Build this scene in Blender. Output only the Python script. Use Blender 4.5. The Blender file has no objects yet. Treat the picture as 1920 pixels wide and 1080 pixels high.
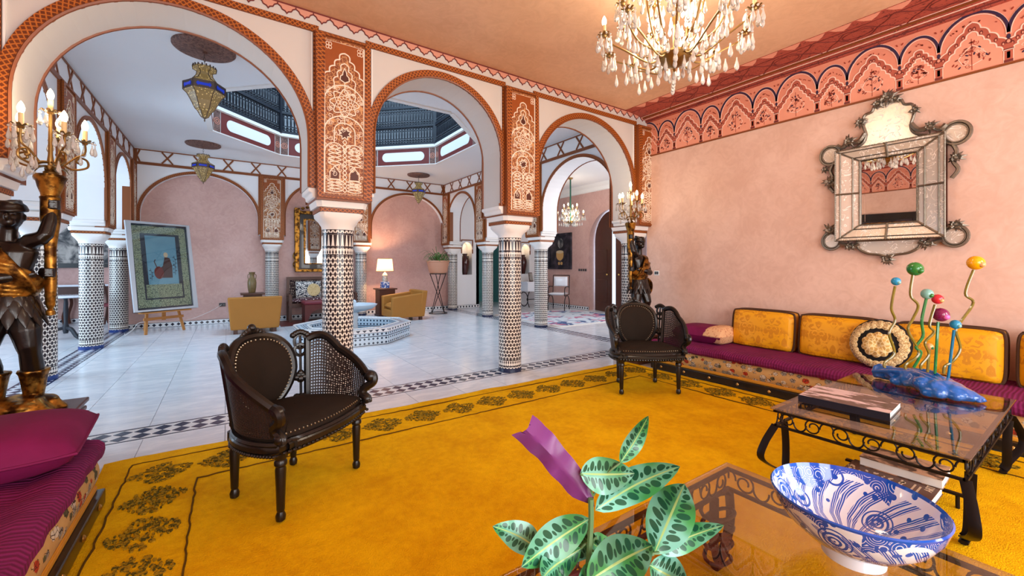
import bpy, bmesh, math, random
from math import sin, cos, pi, radians as RD, sqrt, atan2
from mathutils import Vector, Matrix
S = bpy.context.scene
COL = S.collection
random.seed(7)
# ---------------------------------------------------------------- camera
cd = bpy.data.cameras.new('camera'); cam = bpy.data.objects.new('camera', cd); COL.objects.link(cam)
cam.location = (0, 0, 1.3); cam.rotation_euler = (RD(90), 0, -RD(34.45))
cd.sensor_width = 36; cd.lens = 36 * 780 / 1920; cd.shift_y = -42 / 1920; cd.clip_start = .02; cd.clip_end = 200
S.camera = cam
# ---------------------------------------------------------------- world, light, exposure
def lin(c):
    return tuple(((x / 255 / 12.92) if x / 255 <= .04045 else ((x / 255 + .055) / 1.055) ** 2.4) for x in c)
w = bpy.data.worlds.new('world'); S.world = w; w.use_nodes = True
bg = w.node_tree.nodes['Background']; bg.inputs[0].default_value = (.62, .80, 1, 1); bg.inputs[1].default_value = 1.6
def area(name, loc, rot, sx, sy, power, col):
    l = bpy.data.lights.new(name, 'AREA'); l.shape = 'RECTANGLE'; l.size = sx; l.size_y = sy
    l.energy = power; l.color = col
    o = bpy.data.objects.new(name, l); COL.objects.link(o); o.location = loc; o.rotation_euler = rot
    return o
DAY = (.93, .97, 1)
for i, x in enumerate((-.3, 1.85, 4.0)):      # daylight standing in the three tall windows of the rear wall
    area('window_daylight', (x, -2.52, 1.75), (RD(90), 0, 0), 1.25, 2.5, 84, (1, .97, .94))
area('skylight_daylight', (1.92, 8.1, 6.5), (0, 0, 0), 3.2, 3.2, 215, (.48, .74, 1))
area('aisle_window_fill', (-4.85, 8.2, 1.7), (0, -RD(90), 0), 2.2, 4.5, 170, (.58, .80, 1))  # area lamp added in the unseen aisle window to brighten the hall
area('entrance_daylight', (9.6, 7.85, 1.3), (0, RD(90), 0), 1.8, 1.3, 70, (.45, .72, 1))
area('entry_fill', (7.2, 4.62, 1.9), (RD(90), 0, 0), 1.6, 2.0, 60, (.9, .95, 1))  # added fill lamp for the entry room; the wall behind it has no window
S.view_settings.view_transform = 'Standard'; S.view_settings.look = 'None'
S.view_settings.exposure = 0.3; S.view_settings.gamma = 1; S.view_settings.use_curve_mapping = False
S.cycles.max_bounces = 8; S.cycles.diffuse_bounces = 4; S.cycles.glossy_bounces = 4; S.cycles.transmission_bounces = 6
S.cycles.transparent_max_bounces = 12; S.cycles.caustics_reflective = False; S.cycles.caustics_refractive = False
S.cycles.sample_clamp_indirect = 5; S.cycles.adaptive_threshold = .025; S.cycles.use_denoising = True
# ---------------------------------------------------------------- node maths
class X:
    def __init__(s, n, k): s.n = n; s.k = k
    def m(s, op, *o): return s.n.math(op, s, *o)
    def __add__(s, o): return s.m('ADD', o)
    __radd__ = __add__
    def __sub__(s, o): return s.m('SUBTRACT', o)
    def __rsub__(s, o): return s.n.math('SUBTRACT', o, s)
    def __mul__(s, o): return s.m('MULTIPLY', o)
    __rmul__ = __mul__
    def __truediv__(s, o): return s.m('DIVIDE', o)
    def __lt__(s, o): return s.m('LESS_THAN', o)
    def __gt__(s, o): return s.m('GREATER_THAN', o)
    def __abs__(s): return s.m('ABSOLUTE')
    def fr(s): return s.m('FRACT')
    def fl(s): return s.m('FLOOR')
    def mx(s, o): return s.m('MAXIMUM', o)
    def mn(s, o): return s.m('MINIMUM', o)
    def sin(s): return s.m('SINE')
    def cos(s): return s.m('COSINE')
    def pw(s, e): return s.m('POWER', e)
    def tri(s): return abs(s.fr() - .5)          # 0.5 at the cell edge, 0 in its middle
class NH:
    def __init__(s, nt): s.t = nt; s.tc = None
    def new(s, ty): return s.t.nodes.new(ty)
    def put(s, sock, v):
        if isinstance(v, X): s.t.links.new(v.k, sock)
        elif isinstance(v, (tuple, list)): sock.default_value = (*v, 1) if len(v) == 3 and sock.type == 'RGBA' else v
        else: sock.default_value = v
    def math(s, op, *a):
        n = s.new('ShaderNodeMath'); n.operation = op
        for i, v in enumerate(a): s.put(n.inputs[i], v)
        return X(s, n.outputs[0])
    def vec(s, what):
        if not s.tc: s.tc = s.new('ShaderNodeTexCoord')
        return X(s, s.tc.outputs[what])
    def sep(s, v):
        n = s.new('ShaderNodeSeparateXYZ'); s.put(n.inputs[0], v)
        return [X(s, o) for o in n.outputs]
    def comb(s, *a):
        n = s.new('ShaderNodeCombineXYZ')
        for i, v in enumerate(a): s.put(n.inputs[i], v)
        return X(s, n.outputs[0])
    def obj(s): return s.sep(s.vec('Object'))
    def uv(s): return s.sep(s.vec('UV'))
    def noise(s, sc, det=3, v=None, dist=0, rough=.55):
        n = s.new('ShaderNodeTexNoise'); s.put(n.inputs['Vector'], v or s.vec('Object'))
        n.inputs['Scale'].default_value = sc; n.inputs['Detail'].default_value = det
        n.inputs['Distortion'].default_value = dist; n.inputs['Roughness'].default_value = rough
        return X(s, n.outputs[0])
    def voro(s, sc, feat='F1', v=None, out=0, rnd=1):
        n = s.new('ShaderNodeTexVoronoi'); n.feature = feat; s.put(n.inputs['Vector'], v or s.vec('Object'))
        n.inputs['Scale'].default_value = sc; n.inputs['Randomness'].default_value = rnd
        return X(s, n.outputs[out])
    def mix(s, f, a, b):
        n = s.new('ShaderNodeMix'); n.data_type = 'RGBA'
        s.put(n.inputs[0], f); s.put(n.inputs[6], a); s.put(n.inputs[7], b)
        return X(s, n.outputs[2])
    def step(s, v, a, b):
        n = s.new('ShaderNodeMapRange'); n.interpolation_type = 'SMOOTHSTEP'; s.put(n.inputs[0], v)
        n.inputs[1].default_value = a; n.inputs[2].default_value = b
        return X(s, n.outputs[0])
M = {}
def mat(name, col=(200, 200, 200), rough=.5, metal=0, fn=None, mott=None, bump=None, emit=None, trans=0, ior=1.45, alpha=1, coat=0, spec=.5, sheen=0):
    m = bpy.data.materials.new(name); m.use_nodes = True; nt = m.node_tree; n = NH(nt)
    b = nt.nodes['Principled BSDF']; I = b.inputs
    c = lin(col)
    d = {'color': c, 'rough': rough}
    if mott:                                       # (scale, amount): painted or woven unevenness
        f = n.noise(mott[0], 5); d['color'] = n.mix(f, tuple(x * (1 - mott[1]) for x in c), tuple(min(1, x * (1 + mott[1])) for x in c))
    if fn: d.update(fn(n))
    n.put(I['Base Color'], d['color']); n.put(I['Roughness'], d['rough']); n.put(I['Metallic'], d.get('metal', metal))
    I['IOR'].default_value = ior; I['Transmission Weight'].default_value = trans; I['Alpha'].default_value = alpha
    I['Coat Weight'].default_value = coat; I['Specular IOR Level'].default_value = spec; I['Sheen Weight'].default_value = sheen
    if emit: I['Emission Color'].default_value = (*lin(emit[0]), 1); I['Emission Strength'].default_value = emit[1]
    bp = d.get('bump') or (bump and (n.noise(bump[0], 6), bump[1], bump[2] if len(bump) > 2 else .01))
    if bp:
        k = n.new('ShaderNodeBump'); n.put(k.inputs['Height'], bp[0]); k.inputs['Strength'].default_value = bp[1]
        k.inputs['Distance'].default_value = bp[2] if len(bp) > 2 else .01
        nt.links.new(k.outputs[0], I['Normal'])
    M[name] = m
    return m
# ---------------------------------------------------------------- mesh builder
class MB:
    def __init__(s): s.v = []; s.f = []; s.uv = {}
    def add(s, vs, fs, uvs=None):
        o = len(s.v); s.v += [tuple(v) for v in vs]
        for i, f in enumerate(fs):
            if uvs and uvs[i]: s.uv[len(s.f)] = uvs[i]
            s.f.append(tuple(j + o for j in f))
        return s
    def box(s, x0, x1, y0, y1, z0, z1, tf=None):
        vs = [(x, y, z) for z in (z0, z1) for y in (y0, y1) for x in (x0, x1)]
        if tf: vs = [tf(*p) for p in vs]
        return s.add(vs, [(0, 2, 3, 1), (4, 5, 7, 6), (0, 1, 5, 4), (2, 6, 7, 3), (0, 4, 6, 2), (1, 3, 7, 5)])
    def prism(s, poly, mp, t0, t1):
        n = len(poly)
        vs = [mp(a, b, t0) for a, b in poly] + [mp(a, b, t1) for a, b in poly]
        fs = [tuple(range(n)), tuple(range(2 * n - 1, n - 1, -1))] + [(i, (i + 1) % n, n + (i + 1) % n, n + i) for i in range(n)]
        return s.add(vs, fs)
    def lathe(s, prof, n=20, c=(0, 0, 0), a0=0, a1=2 * pi, sx=1, sy=1, star=None, tf=None):
        full = abs(a1 - a0 - 2 * pi) < 1e-6; k = n if full else n + 1
        vs = []
        for r, z in prof:
            for i in range(k):
                a = a0 + (a1 - a0) * i / n; q = r * (star(a, z) if star else 1)
                p = (c[0] + q * cos(a) * sx, c[1] + q * sin(a) * sy, c[2] + z)
                vs.append(tf(*p) if tf else p)
        fs = [(j * k + i, j * k + (i + 1) % k, (j + 1) * k + (i + 1) % k, (j + 1) * k + i) for j in range(len(prof) - 1) for i in range(n if full else n)]
        if full:
            if prof[0][0] > 1e-6: fs.append(tuple(range(k - 1, -1, -1)))
            if prof[-1][0] > 1e-6: fs.append(tuple((len(prof) - 1) * k + i for i in range(k)))
        return s.add(vs, fs)
    def tube(s, pts, r, n=6, closed=False, flat=None, cap=True):
        pts = [Vector(p) for p in pts]; L = len(pts)
        rr = r if isinstance(r, list) else [r] * L
        T = []
        for i in range(L):
            a = pts[(i - 1) % L] if closed or i else pts[0]; b = pts[(i + 1) % L] if closed or i < L - 1 else pts[-1]
            t = (b - a); T.append(t.normalized() if t.length > 1e-9 else Vector((0, 0, 1)))
        up = Vector(flat) if flat else (Vector((0, 0, 1)) if abs(T[0].z) < .9 else Vector((1, 0, 0)))
        N = (up - T[0] * up.dot(T[0])).normalized(); vs = []
        for i in range(L):
            u = Vector(flat) if flat else N
            N2 = u - T[i] * u.dot(T[i]); N = N2.normalized() if N2.length > 1e-6 else N
            B = T[i].cross(N)
            ra, rb = rr[i] if isinstance(rr[i], (tuple, list)) else (rr[i], rr[i])
            for k in range(n):
                a = 2 * pi * (k + .5) / n; vs.append(pts[i] + N * (ra * cos(a)) + B * (rb * sin(a)))
        m = L if closed else L - 1
        fs = [(i * n + k, i * n + (k + 1) % n, ((i + 1) % L) * n + (k + 1) % n, ((i + 1) % L) * n + k) for i in range(m) for k in range(n)]
        if not closed and cap: fs += [tuple(range(n - 1, -1, -1)), tuple((L - 1) * n + k for k in range(n))]
        return s.add(vs, fs)
    def ribbon(s, path, w, mp, t0=0, t1=.004, closed=False):
        P = [Vector((a, b)) for a, b in path]; L = len(P); vs = []; d = 0; ds = []
        for i in range(L):
            a = P[(i - 1) % L] if closed or i else P[0]; b = P[(i + 1) % L] if closed or i < L - 1 else P[-1]
            t = (b - a).normalized() if (b - a).length > 1e-9 else Vector((1, 0)); nn = Vector((-t.y, t.x))
            k = 1
            if 0 < i < L - 1 or closed:
                e = (P[i] - a); e = e.normalized() if e.length > 1e-9 else t
                k = 1 / max(.55, abs(e.dot(t)))
            for sgn in (-1, 1):
                q = P[i] + nn * (w / 2 * sgn * k)
                vs += [mp(q.x, q.y, t0), mp(q.x, q.y, t1)]
            if i: d += (P[i] - P[i - 1]).length
            ds.append(d)
        fs = []; uvs = []
        for i in range(L if closed else L - 1):
            j = (i + 1) % L; a = 4 * i; b = 4 * j; d1 = ds[i + 1] if i + 1 < L else d + (P[0] - P[-1]).length
            fs += [(a + 1, b + 1, b + 3, a + 3), (a, b, b + 1, a + 1), (a + 2, a + 3, b + 3, b + 2)]
            uvs += [[(ds[i], 0), (d1, 0), (d1, w), (ds[i], w)], None, None]
        if not closed:
            fs += [(0, 1, 3, 2), (4 * L - 4, 4 * L - 2, 4 * L - 1, 4 * L - 3)]; uvs += [None, None]
        return s.add(vs, fs, uvs)
    def ball(s, c, r, n=10, m=7, sc=(1, 1, 1), tf=None):
        pr = [(sin(pi * j / m), -cos(pi * j / m)) for j in range(m + 1)]
        k = MB(); k.lathe([(max(1e-7, r * a), r * b) for a, b in pr], n)
        vs = [(c[0] + x * sc[0], c[1] + y * sc[1], c[2] + z * sc[2]) for x, y, z in k.v]
        return s.add([tf(*p) for p in vs] if tf else vs, k.f)
    def grid(s, fn, nu, nv, skip=None, uv=False):
        vs = [fn(i / nu, j / nv) for j in range(nv + 1) for i in range(nu + 1)]; fs = []; uvs = []
        for j in range(nv):
            for i in range(nu):
                if skip and skip(i, j): continue
                a = j * (nu + 1) + i; fs.append((a, a + 1, a + nu + 2, a + nu + 1))
                uvs.append([(i / nu, j / nv), ((i + 1) / nu, j / nv), ((i + 1) / nu, (j + 1) / nv), (i / nu, (j + 1) / nv)] if uv else None)
        return s.add(vs, fs, uvs)
    def mesh(s, name, m, smooth=True, angle=38, recalc=True):
        me = bpy.data.meshes.new(name); me.from_pydata(s.v, [], s.f)
        if s.uv:
            ul = me.uv_layers.new(name='UVMap')
            for fi, q in s.uv.items():
                p = me.polygons[fi]
                for k, li in enumerate(p.loop_indices): ul.data[li].uv = q[k]
        if recalc:
            b = bmesh.new(); b.from_mesh(me); bmesh.ops.recalc_face_normals(b, faces=b.faces); b.to_mesh(me); b.free()
        if smooth:
            me.polygons.foreach_set('use_smooth', [True] * len(me.polygons)); me.set_sharp_from_angle(angle=RD(angle))
        me.materials.append(M[m]); me.update()
        return me
    def build(s, name, m, parent=None, bevel=0, solid=0, sub=0, loc=None, rot=None, kind=None, **k):
        return link(name, s.mesh(name, m, **k), parent, bevel, solid, sub, loc, rot, kind)
def link(name, me, parent=None, bevel=0, solid=0, sub=0, loc=None, rot=None, kind=None):
    o = bpy.data.objects.new(name, me); COL.objects.link(o)
    if parent: o.parent = parent
    if loc: o.location = loc
    if rot: o.rotation_euler = rot
    if solid: q = o.modifiers.new('solid', 'SOLIDIFY'); q.thickness = solid; q.offset = 0
    if bevel: q = o.modifiers.new('bevel', 'BEVEL'); q.width = bevel; q.segments = 2; q.limit_method = 'ANGLE'; q.angle_limit = RD(40)
    if sub: q = o.modifiers.new('sub', 'SUBSURF'); q.levels = sub; q.render_levels = sub
    if kind: o['kind'] = kind
    return o
def tag(o, label, cat, group=None):
    o['label'] = label; o['category'] = cat
    if group: o['group'] = group
    return o
def thing(name, label, cat, loc=(0, 0, 0), rz=0, group=None):
    o = bpy.data.objects.new(name, None); COL.objects.link(o); o.location = loc; o.rotation_euler = (0, 0, rz)
    o.empty_display_size = .1
    return tag(o, label, cat, group)
def dup(root, loc=None, rz=None, label=None, group=None):
    def cp(o, par):
        c = o.copy(); COL.objects.link(c); c.parent = par
        for ch in [q for q in o.children]: cp(ch, c)
        return c
    r = cp(root, None)
    if loc is not None: r.location = loc
    if rz is not None: r.rotation_euler = (0, 0, rz)
    if label: r['label'] = label
    if group: r['group'] = group
    return r
def copies(name, me, parent, places, **k):
    return [link(name, me, parent, loc=p if len(p) == 3 else p[:3], rot=p[3] if len(p) > 3 else None, **k) for p in places]
def rotz(a, c=(0, 0)):
    return lambda x, y, z: (c[0] + (x - c[0]) * cos(a) - (y - c[1]) * sin(a), c[1] + (x - c[0]) * sin(a) + (y - c[1]) * cos(a), z)
def mpX(y): return lambda a, b, t: (a, y - t, b)          # plane facing -y
def mpB(x): return lambda a, b, t: (x - t, a, b)          # plane facing -x
def mpC(x): return lambda a, b, t: (x + t, a, b)          # plane facing +x
def flat(a, b, t): return (a, b, t)
def arc(cx, cz, rx, rz, a0, a1, n): return [(cx + rx * cos(a0 + (a1 - a0) * i / n), cz + rz * sin(a0 + (a1 - a0) * i / n)) for i in range(n + 1)]
def spline(P, n=8):
    P = [Vector(p) for p in P]; out = []
    for i in range(len(P) - 1):
        a, b, c, d = P[max(i - 1, 0)], P[i], P[i + 1], P[min(i + 2, len(P) - 1)]
        for k in range(n):
            t = k / n
            out.append(.5 * ((2 * b) + (c - a) * t + (2 * a - 5 * b + 4 * c - d) * t * t + (3 * b - 3 * c + d - a) * t ** 3))
    out.append(P[-1]); return out
# ---------------------------------------------------------------- materials
def stucco(n, a, b, sc=2.2):
    f = n.noise(sc, 6, dist=.6); g = n.noise(22, 4, dist=1.5); h = n.noise(7, 5, dist=2.2)
    k = n.step(f * .6 + h * .4, .32, .68)
    c = n.mix(k, lin(a), lin(b))
    return dict(color=c, rough=.42 + g * .16, bump=(g + h, .10, .01))
mat('tadelakt', fn=lambda n: stucco(n, (212, 174, 156), (228, 194, 178)))
mat('tadelakt_hall', fn=lambda n: stucco(n, (194, 152, 142), (212, 172, 162), 1.4))
mat('ceiling_salmon', fn=lambda n: stucco(n, (208, 162, 126), (226, 182, 146), 1.2))
mat('plaster_cream', (208, 202, 196), .55, mott=(3, .03))
mat('plaster_white', (238, 238, 240), .5, mott=(2, .02))
mat('gypsum', (240, 236, 232), .5)
mat('teal_paint', (96, 158, 158), .6)
mat('paint_brown', (130, 68, 26), .42)
def carved(n):
    u, v, _ = n.uv()
    a = ((u + v) * 26).tri(); b = ((u - v) * 26).tri()
    k = (a.mx(b)) > .36
    t = n.mix(k, lin((102, 44, 8)), lin((178, 98, 34)))
    return dict(color=t, rough=.45, bump=(k, .4, .004))
mat('carved_trim', fn=carved)
def arabesque(n):
    x, y, z = n.obj()
    v = n.comb(x, z, 0)
    a = n.voro(26, 'DISTANCE_TO_EDGE', v); b = (n.noise(20, 2, v, 1.4) * 9).tri()
    k = (a < .05).mx(b > .40)
    return dict(color=n.mix(k, lin((120, 52, 22)), lin((206, 150, 98))), rough=.5)
mat('arabesque', fn=arabesque)
mat('panel_orange', (150, 74, 22), .45, mott=(12, .12))
mat('paint_ivory', (240, 224, 204), .5)
mat('paint_dark', (82, 36, 22), .5)
def zellige(n):
    x, y, z = n.obj()
    th = n.math('ARCTAN2', y, x)
    u = th * (21 / (2 * pi)); v = z / .084
    def dia(du, dv, w, h): return ((u + du).tri() / w + (v + dv).tri() / h) < 1
    k = dia(0, 0, .36, .33).mx(dia(.5, .5, .36, .33)).mx(dia(.5, 0, .15, .15)).mx(dia(0, .5, .15, .15))
    # top and bottom bands
    top = (abs(z - 1.54) < .05); pat = ((u * 1).tri() < (.18 + (z - 1.49) * 2.2)) * 1
    k = n.mix(top, k, pat)
    k = X(n, k.k)
    b2 = (abs(z - 1.435) < .025) + (abs(z - .115) < .03)
    k2 = (((u * 1.5).tri() / .34 + ((z) / .05).tri() / .5) < 1)
    k = n.mix(b2, k, k2)
    ln = (abs(z - 1.60) < .008) + (abs(z - 1.478) < .006) + (abs(z - 1.40) < .006) + (abs(z - .15) < .005) + (abs(z - .075) < .005)
    k = n.mix(ln, k, (1., 1., 1.))
    s = n.noise(30, 2)
    c = n.mix(k, n.mix(s, lin((228, 220, 208)), lin((240, 236, 230))), n.mix(s, lin((34, 24, 26)), lin((52, 44, 54))))
    return dict(color=c, rough=.18, bump=(k, .15, .003))
mat('zellige', fn=zellige)
def ztile(n, sc, du=1):
    u, v, _ = n.uv()
    a = (u / sc).tri(); b = (v / sc).tri()
    return (a + b) < .34
mat('zellige_base', fn=lambda n: dict(color=n.mix(ztile(n, .10).mx(abs(n.uv()[1] - .05) > .044), lin((226, 226, 228)), lin((28, 30, 48))), rough=.2))
mat('zellige_strip', fn=lambda n: dict(color=n.mix((((n.uv()[0] / .12).tri() + (n.uv()[1] / .12).tri()) < .5).mx(abs(n.uv()[1] - .15) > .13), lin((210, 212, 218)), lin((40, 48, 74))), rough=.2))
def ftn(n):
    u, v, _ = n.uv()
    k = ((u / .07).tri() + (v / .07).tri() < .3).mx((v / .14).tri() > .45)
    return dict(color=n.mix(k, lin((196, 214, 228)), lin((22, 40, 66))), rough=.15)
mat('zellige_fountain', fn=ftn)
mat('blue_tile', (34, 62, 128), .15); mat('navy_tile', (38, 46, 76), .2); mat('ivory_tile', (222, 220, 218), .2)
mat('grout', (150, 150, 155), .7)
def marble(n):
    x, y, z = n.obj()
    r = n.new('ShaderNodeObjectInfo').outputs['Random']; r = X(n, r)
    v = n.comb(x + r * 30, y * 3 + r * 17, z)
    f = n.noise(2.2, 6, v, 1.2); g = n.noise(9, 4, v, .6)
    c = n.mix(n.step(f * .7 + g * .3, .35, .7), lin((206, 210, 218)), lin((232, 232, 234)))
    return dict(color=c, rough=.13 + g * .1)
mat('marble', fn=marble)
def rugm(n):
    x, y, z = n.obj()
    f = n.noise(3, 5, dist=.4); g = n.noise(160, 3); h = n.noise(24, 4)
    c = n.mix(n.step(f * .5 + h * .3 + g * .2, .3, .7), lin((212, 150, 1)), lin((244, 190, 8)))
    return dict(color=c, rough=.95, bump=(g + h * .6, .7, .012))
mat('rug_yellow', fn=rugm, spec=.1)
mat('rug_motif', fn=lambda n: dict(color=n.mix(n.step(n.noise(55, 3), .42, .55), lin((84, 74, 24)), lin((168, 130, 24))), rough=.95, bump=(n.noise(160, 3), .6, .01)), spec=.1)
mat('rug_line', (92, 64, 14), .95, mott=(60, .3), spec=.1)
def velvet(n):
    x, y, z = n.obj()
    g = n.noise(60, 3); w = n.noise(4, 3, dist=.8)
    return dict(color=n.mix(w, lin((92, 8, 52)), lin((132, 26, 86))), rough=.75, bump=(g, .15, .004))
mat('velvet', fn=velvet, spec=.25)
def corded(n):
    x, y, z = n.obj()
    g = ((y + n.noise(5, 2) * .03) * 260).sin(); w = n.noise(5, 3)
    return dict(color=n.mix(w * .6 + g * .2 + .2, lin((84, 12, 54)), lin((134, 34, 96))), rough=.8, bump=(g, .35, .004))
mat('velvet_corded', fn=corded, spec=.25)
def floral(n):
    x, y, z = n.obj(); v = n.comb(y * 1., z * 1.25, x)
    d = n.voro(15, 'F1', v); cid = n.voro(15, 'F1', v, 1); r, g, b = n.sep(cid)
    d2 = n.voro(34, 'F1', v); vein = n.voro(34, 'DISTANCE_TO_EDGE', v)
    pet = n.mix(r > .6, n.mix(g > .5, lin((206, 196, 178)), lin((150, 142, 130))), n.mix(g > .55, lin((176, 60, 36)), lin((90, 88, 62))))
    ground = n.mix(n.noise(14, 3, v), lin((186, 142, 84)), lin((208, 172, 116)))
    c = n.mix(n.step(d, .46, .40), ground, pet)
    c = n.mix((vein < .045) * (d < .5), c, lin((58, 40, 34)))
    return dict(color=c, rough=.8)
mat('floral_tapestry', fn=floral, spec=.2)
def damask(n):
    x, y, z = n.obj()
    v = n.comb(abs((y / .26).fr() - .5) * .26, z, x * .2)
    f = n.noise(13, 2, v, 1.9); k = n.step(f, .50, .535) * n.step(n.noise(4, 1), .36, .46)
    return dict(color=n.mix(k, lin((232, 164, 12)), lin((206, 136, 16))), rough=.45 + k * .25)
mat('damask_gold', fn=damask)
mat('gold_rep', (206, 140, 30), .7, mott=(9, .1)); mat('braid_dark', (70, 44, 26), .8)
mat('brocade_pink', (206, 150, 112), .7, fn=lambda n: dict(color=n.mix((n.voro(40) > .35), lin((196, 132, 96)), lin((222, 176, 132)))))
mat('lace', fn=lambda n: dict(color=n.mix((n.voro(60, 'DISTANCE_TO_EDGE') < .09), lin((226, 202, 152)), lin((180, 146, 92))), rough=.85, bump=(n.voro(60), .5, .01)))
mat('lace_gold', fn=lambda n: dict(color=n.mix((n.voro(34, 'DISTANCE_TO_EDGE') < .1), lin((206, 166, 92)), lin((238, 214, 158))), rough=.85, bump=(n.voro(34), .5, .01)))
mat('black_cloth', (16, 13, 14), .85)
mat('black_lacquer', (24, 20, 20), .3, coat=.3)
mat('brass', (196, 160, 96), .3, 1); mat('gilt', fn=lambda n: dict(color=n.mix(n.step(n.noise(16, 4), .38, .62), lin((66, 40, 16)), lin((176, 126, 52))), rough=.36, bump=(n.noise(30, 4), .3, .008)), metal=.9)
mat('bronze', (146, 114, 66), .35, .9, mott=(10, .2)); mat('iron', (34, 30, 32), .42, .7, bump=(120, .12, .004))
mat('ebony', (14, 10, 10), .34, coat=.15, bump=(40, .2, .004)); mat('statue_dark', (19, 10, 8), .3, coat=.15, bump=(18, .25, .008))
mat('leather_black', (30, 24, 20), .42, mott=(8, .2)); mat('velvet_brown', (32, 22, 14), .8, mott=(6, .35), spec=.25)
mat('nail_pewter', (150, 140, 120), .3, 1); mat('cane_dark', (38, 28, 26), .45)
mat('wood_dark', (74, 38, 26), .35, mott=(10, .25)); mat('wood_red', (92, 34, 30), .35, mott=(9, .2)); mat('wood_easel', (176, 118, 62), .5, mott=(14, .15))
mat('mustard', (168, 112, 42), .7, mott=(5, .06)); mat('burgundy', (112, 32, 44), .5)
mat('mirror', (235, 235, 235), .015, 1)
def etched(n):
    k = n.step((n.noise(7, 2, dist=1.4) * 5).tri(), .42, .47)
    return dict(color=n.mix(k, lin((212, 202, 190)), lin((242, 236, 228))), rough=.26 + k * .25, metal=.35 - k * .3)
mat('etched_mirror', fn=etched)
mat('silver_worn', (128, 120, 108), .38, .8, mott=(24, .35), bump=(40, .5, .01))
def glassm(name, tint, rough=0.0, ior=1.45):
    m = bpy.data.materials.new(name); m.use_nodes = True; nt = m.node_tree; n = NH(nt)
    for q in list(nt.nodes):
        if q.type != 'OUTPUT_MATERIAL': nt.nodes.remove(q)
    out = [q for q in nt.nodes if q.type == 'OUTPUT_MATERIAL'][0]
    t = n.new('ShaderNodeBsdfTransparent'); t.inputs[0].default_value = (*tint, 1)
    g = n.new('ShaderNodeBsdfGlossy'); g.inputs['Roughness'].default_value = rough
    lw = n.new('ShaderNodeLayerWeight'); f0 = ((ior - 1) / (ior + 1)) ** 2
    fr = X(n, lw.outputs['Facing']).pw(5) * (1 - f0) + f0
    mx = n.new('ShaderNodeMixShader'); nt.links.new(fr.k, mx.inputs[0]); nt.links.new(t.outputs[0], mx.inputs[1]); nt.links.new(g.outputs[0], mx.inputs[2])
    nt.links.new(mx.outputs[0], out.inputs[0]); M[name] = m
glassm('table_glass', (.80, .75, .72), .012, 1.95); glassm('pane_glass', (.97, .98, .98), .01, 1.45)
glassm('crystal', (.93, .93, .92), .02, 1.9)
mat('bulb', (255, 240, 210), .4, emit=((255, 226, 178), 14)); mat('candle', (236, 206, 150), .5)
mat('lamp_shade', (250, 220, 170), .9, emit=((255, 190, 110), .45))
_m = M['lamp_shade'].node_tree; _t = _m.nodes.new('ShaderNodeBsdfTranslucent'); _t.inputs[0].default_value = (1, .66, .32, 1); _x = _m.nodes.new('ShaderNodeMixShader'); _x.inputs[0].default_value = .35
_m.links.new(_m.nodes['Principled BSDF'].outputs[0], _x.inputs[1]); _m.links.new(_t.outputs[0], _x.inputs[2]); _m.links.new(_x.outputs[0], _m.nodes['Material Output'].inputs[0])
mat('ceramic_white', (236, 240, 248), .1, coat=.4)
def bowlm(n):
    x, y, z = n.obj(); th = n.math('ARCTAN2', y, x); v = n.comb(x, y, z)
    rim = z > .1465
    lobe = (z > (.118 + (th * 5).sin() * .022)) * ((th * 2.5).sin() > -.6)               # scalloped blue clouds under the rim
    curl = (n.voro(26, 'F1', v) * 7).tri() > .40
    cloud = lobe * (1 - curl * .95)
    q = th * 5 + z * 30; feather = (((q + n.noise(8, 1, v) * 1.2) * 5).tri() > .16) * ((q * .5).tri() < .30) * (z < .125)
    rib = ((q * .5).tri() < .035) * (z < .13)
    d = n.voro(8.5, 'F1', v); snail = ((d * 9).tri() > .24) * (d < .34)
    dots = (n.voro(30, 'F1', v) < .26) * (n.noise(9, 1, v) > .48)
    k = rim.mx(cloud).mx(feather * (1 - rib)).mx(snail).mx(dots)
    c = n.mix(k * (z > .03), lin((234, 238, 248)), n.mix(n.noise(6, 1), lin((4, 56, 170)), lin((36, 104, 204))))
    return dict(color=c, rough=.08)
mat('bowl_paint', fn=bowlm, coat=.5)
def leafm(n):
    u, v, _ = n.uv(); s = abs(v - .5) * 2
    w = (u * 7).fl(); big = ((u * 7 - s * .5).tri() / .30).pw(2) + (abs(s - .5) / .30).pw(2) < 1
    sm = ((u * 7 - s * .5 + .5).tri() / .13).pw(2) + (abs(s - .34) / .16).pw(2) < 1
    mid = s < .05
    k = big.mx(sm)
    base = n.mix(n.step(n.noise(9, 2), .38, .62), lin((60, 146, 80)), lin((122, 196, 178)))  # teal blotches: bluish highlights put into the leaf colour
    c = n.mix(k, base, lin((20, 86, 62))); c = n.mix(mid, c, lin((170, 206, 130)))
    return dict(color=c, rough=.32)
mat('leaf_spotted', fn=leafm, coat=.25); mat('leaf_purple', (112, 48, 112), .35, mott=(12, .2)); mat('stem', (92, 130, 84), .5); mat('terracotta_maroon', (112, 48, 46), .4)
mat('leaf_green', (72, 112, 48), .5, mott=(9, .3)); mat('pot_terracotta', (206, 150, 122), .6)
mat('glass_blue', (0, 92, 178), .06, coat=.6, mott=(9, .45), bump=(14, .5, .02))
mat('glass_green', (30, 120, 60), .1, coat=.5, mott=(18, .4)); mat('glass_olive', (120, 106, 38), .15, coat=.4, mott=(18, .35)); mat('glass_teal', (14, 110, 150), .1, coat=.5, mott=(16, .3))
for nm, c in dict(orb_blue=(26, 142, 190), orb_green=(36, 120, 50), orb_pale=(130, 186, 180), orb_red=(220, 40, 60), orb_purple=(124, 16, 76), orb_yellow=(246, 170, 12), orb_peach=(226, 170, 110), orb_pink=(232, 110, 190)).items():
    mat(nm, c, .12, coat=.5, mott=(14, .15))
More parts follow.
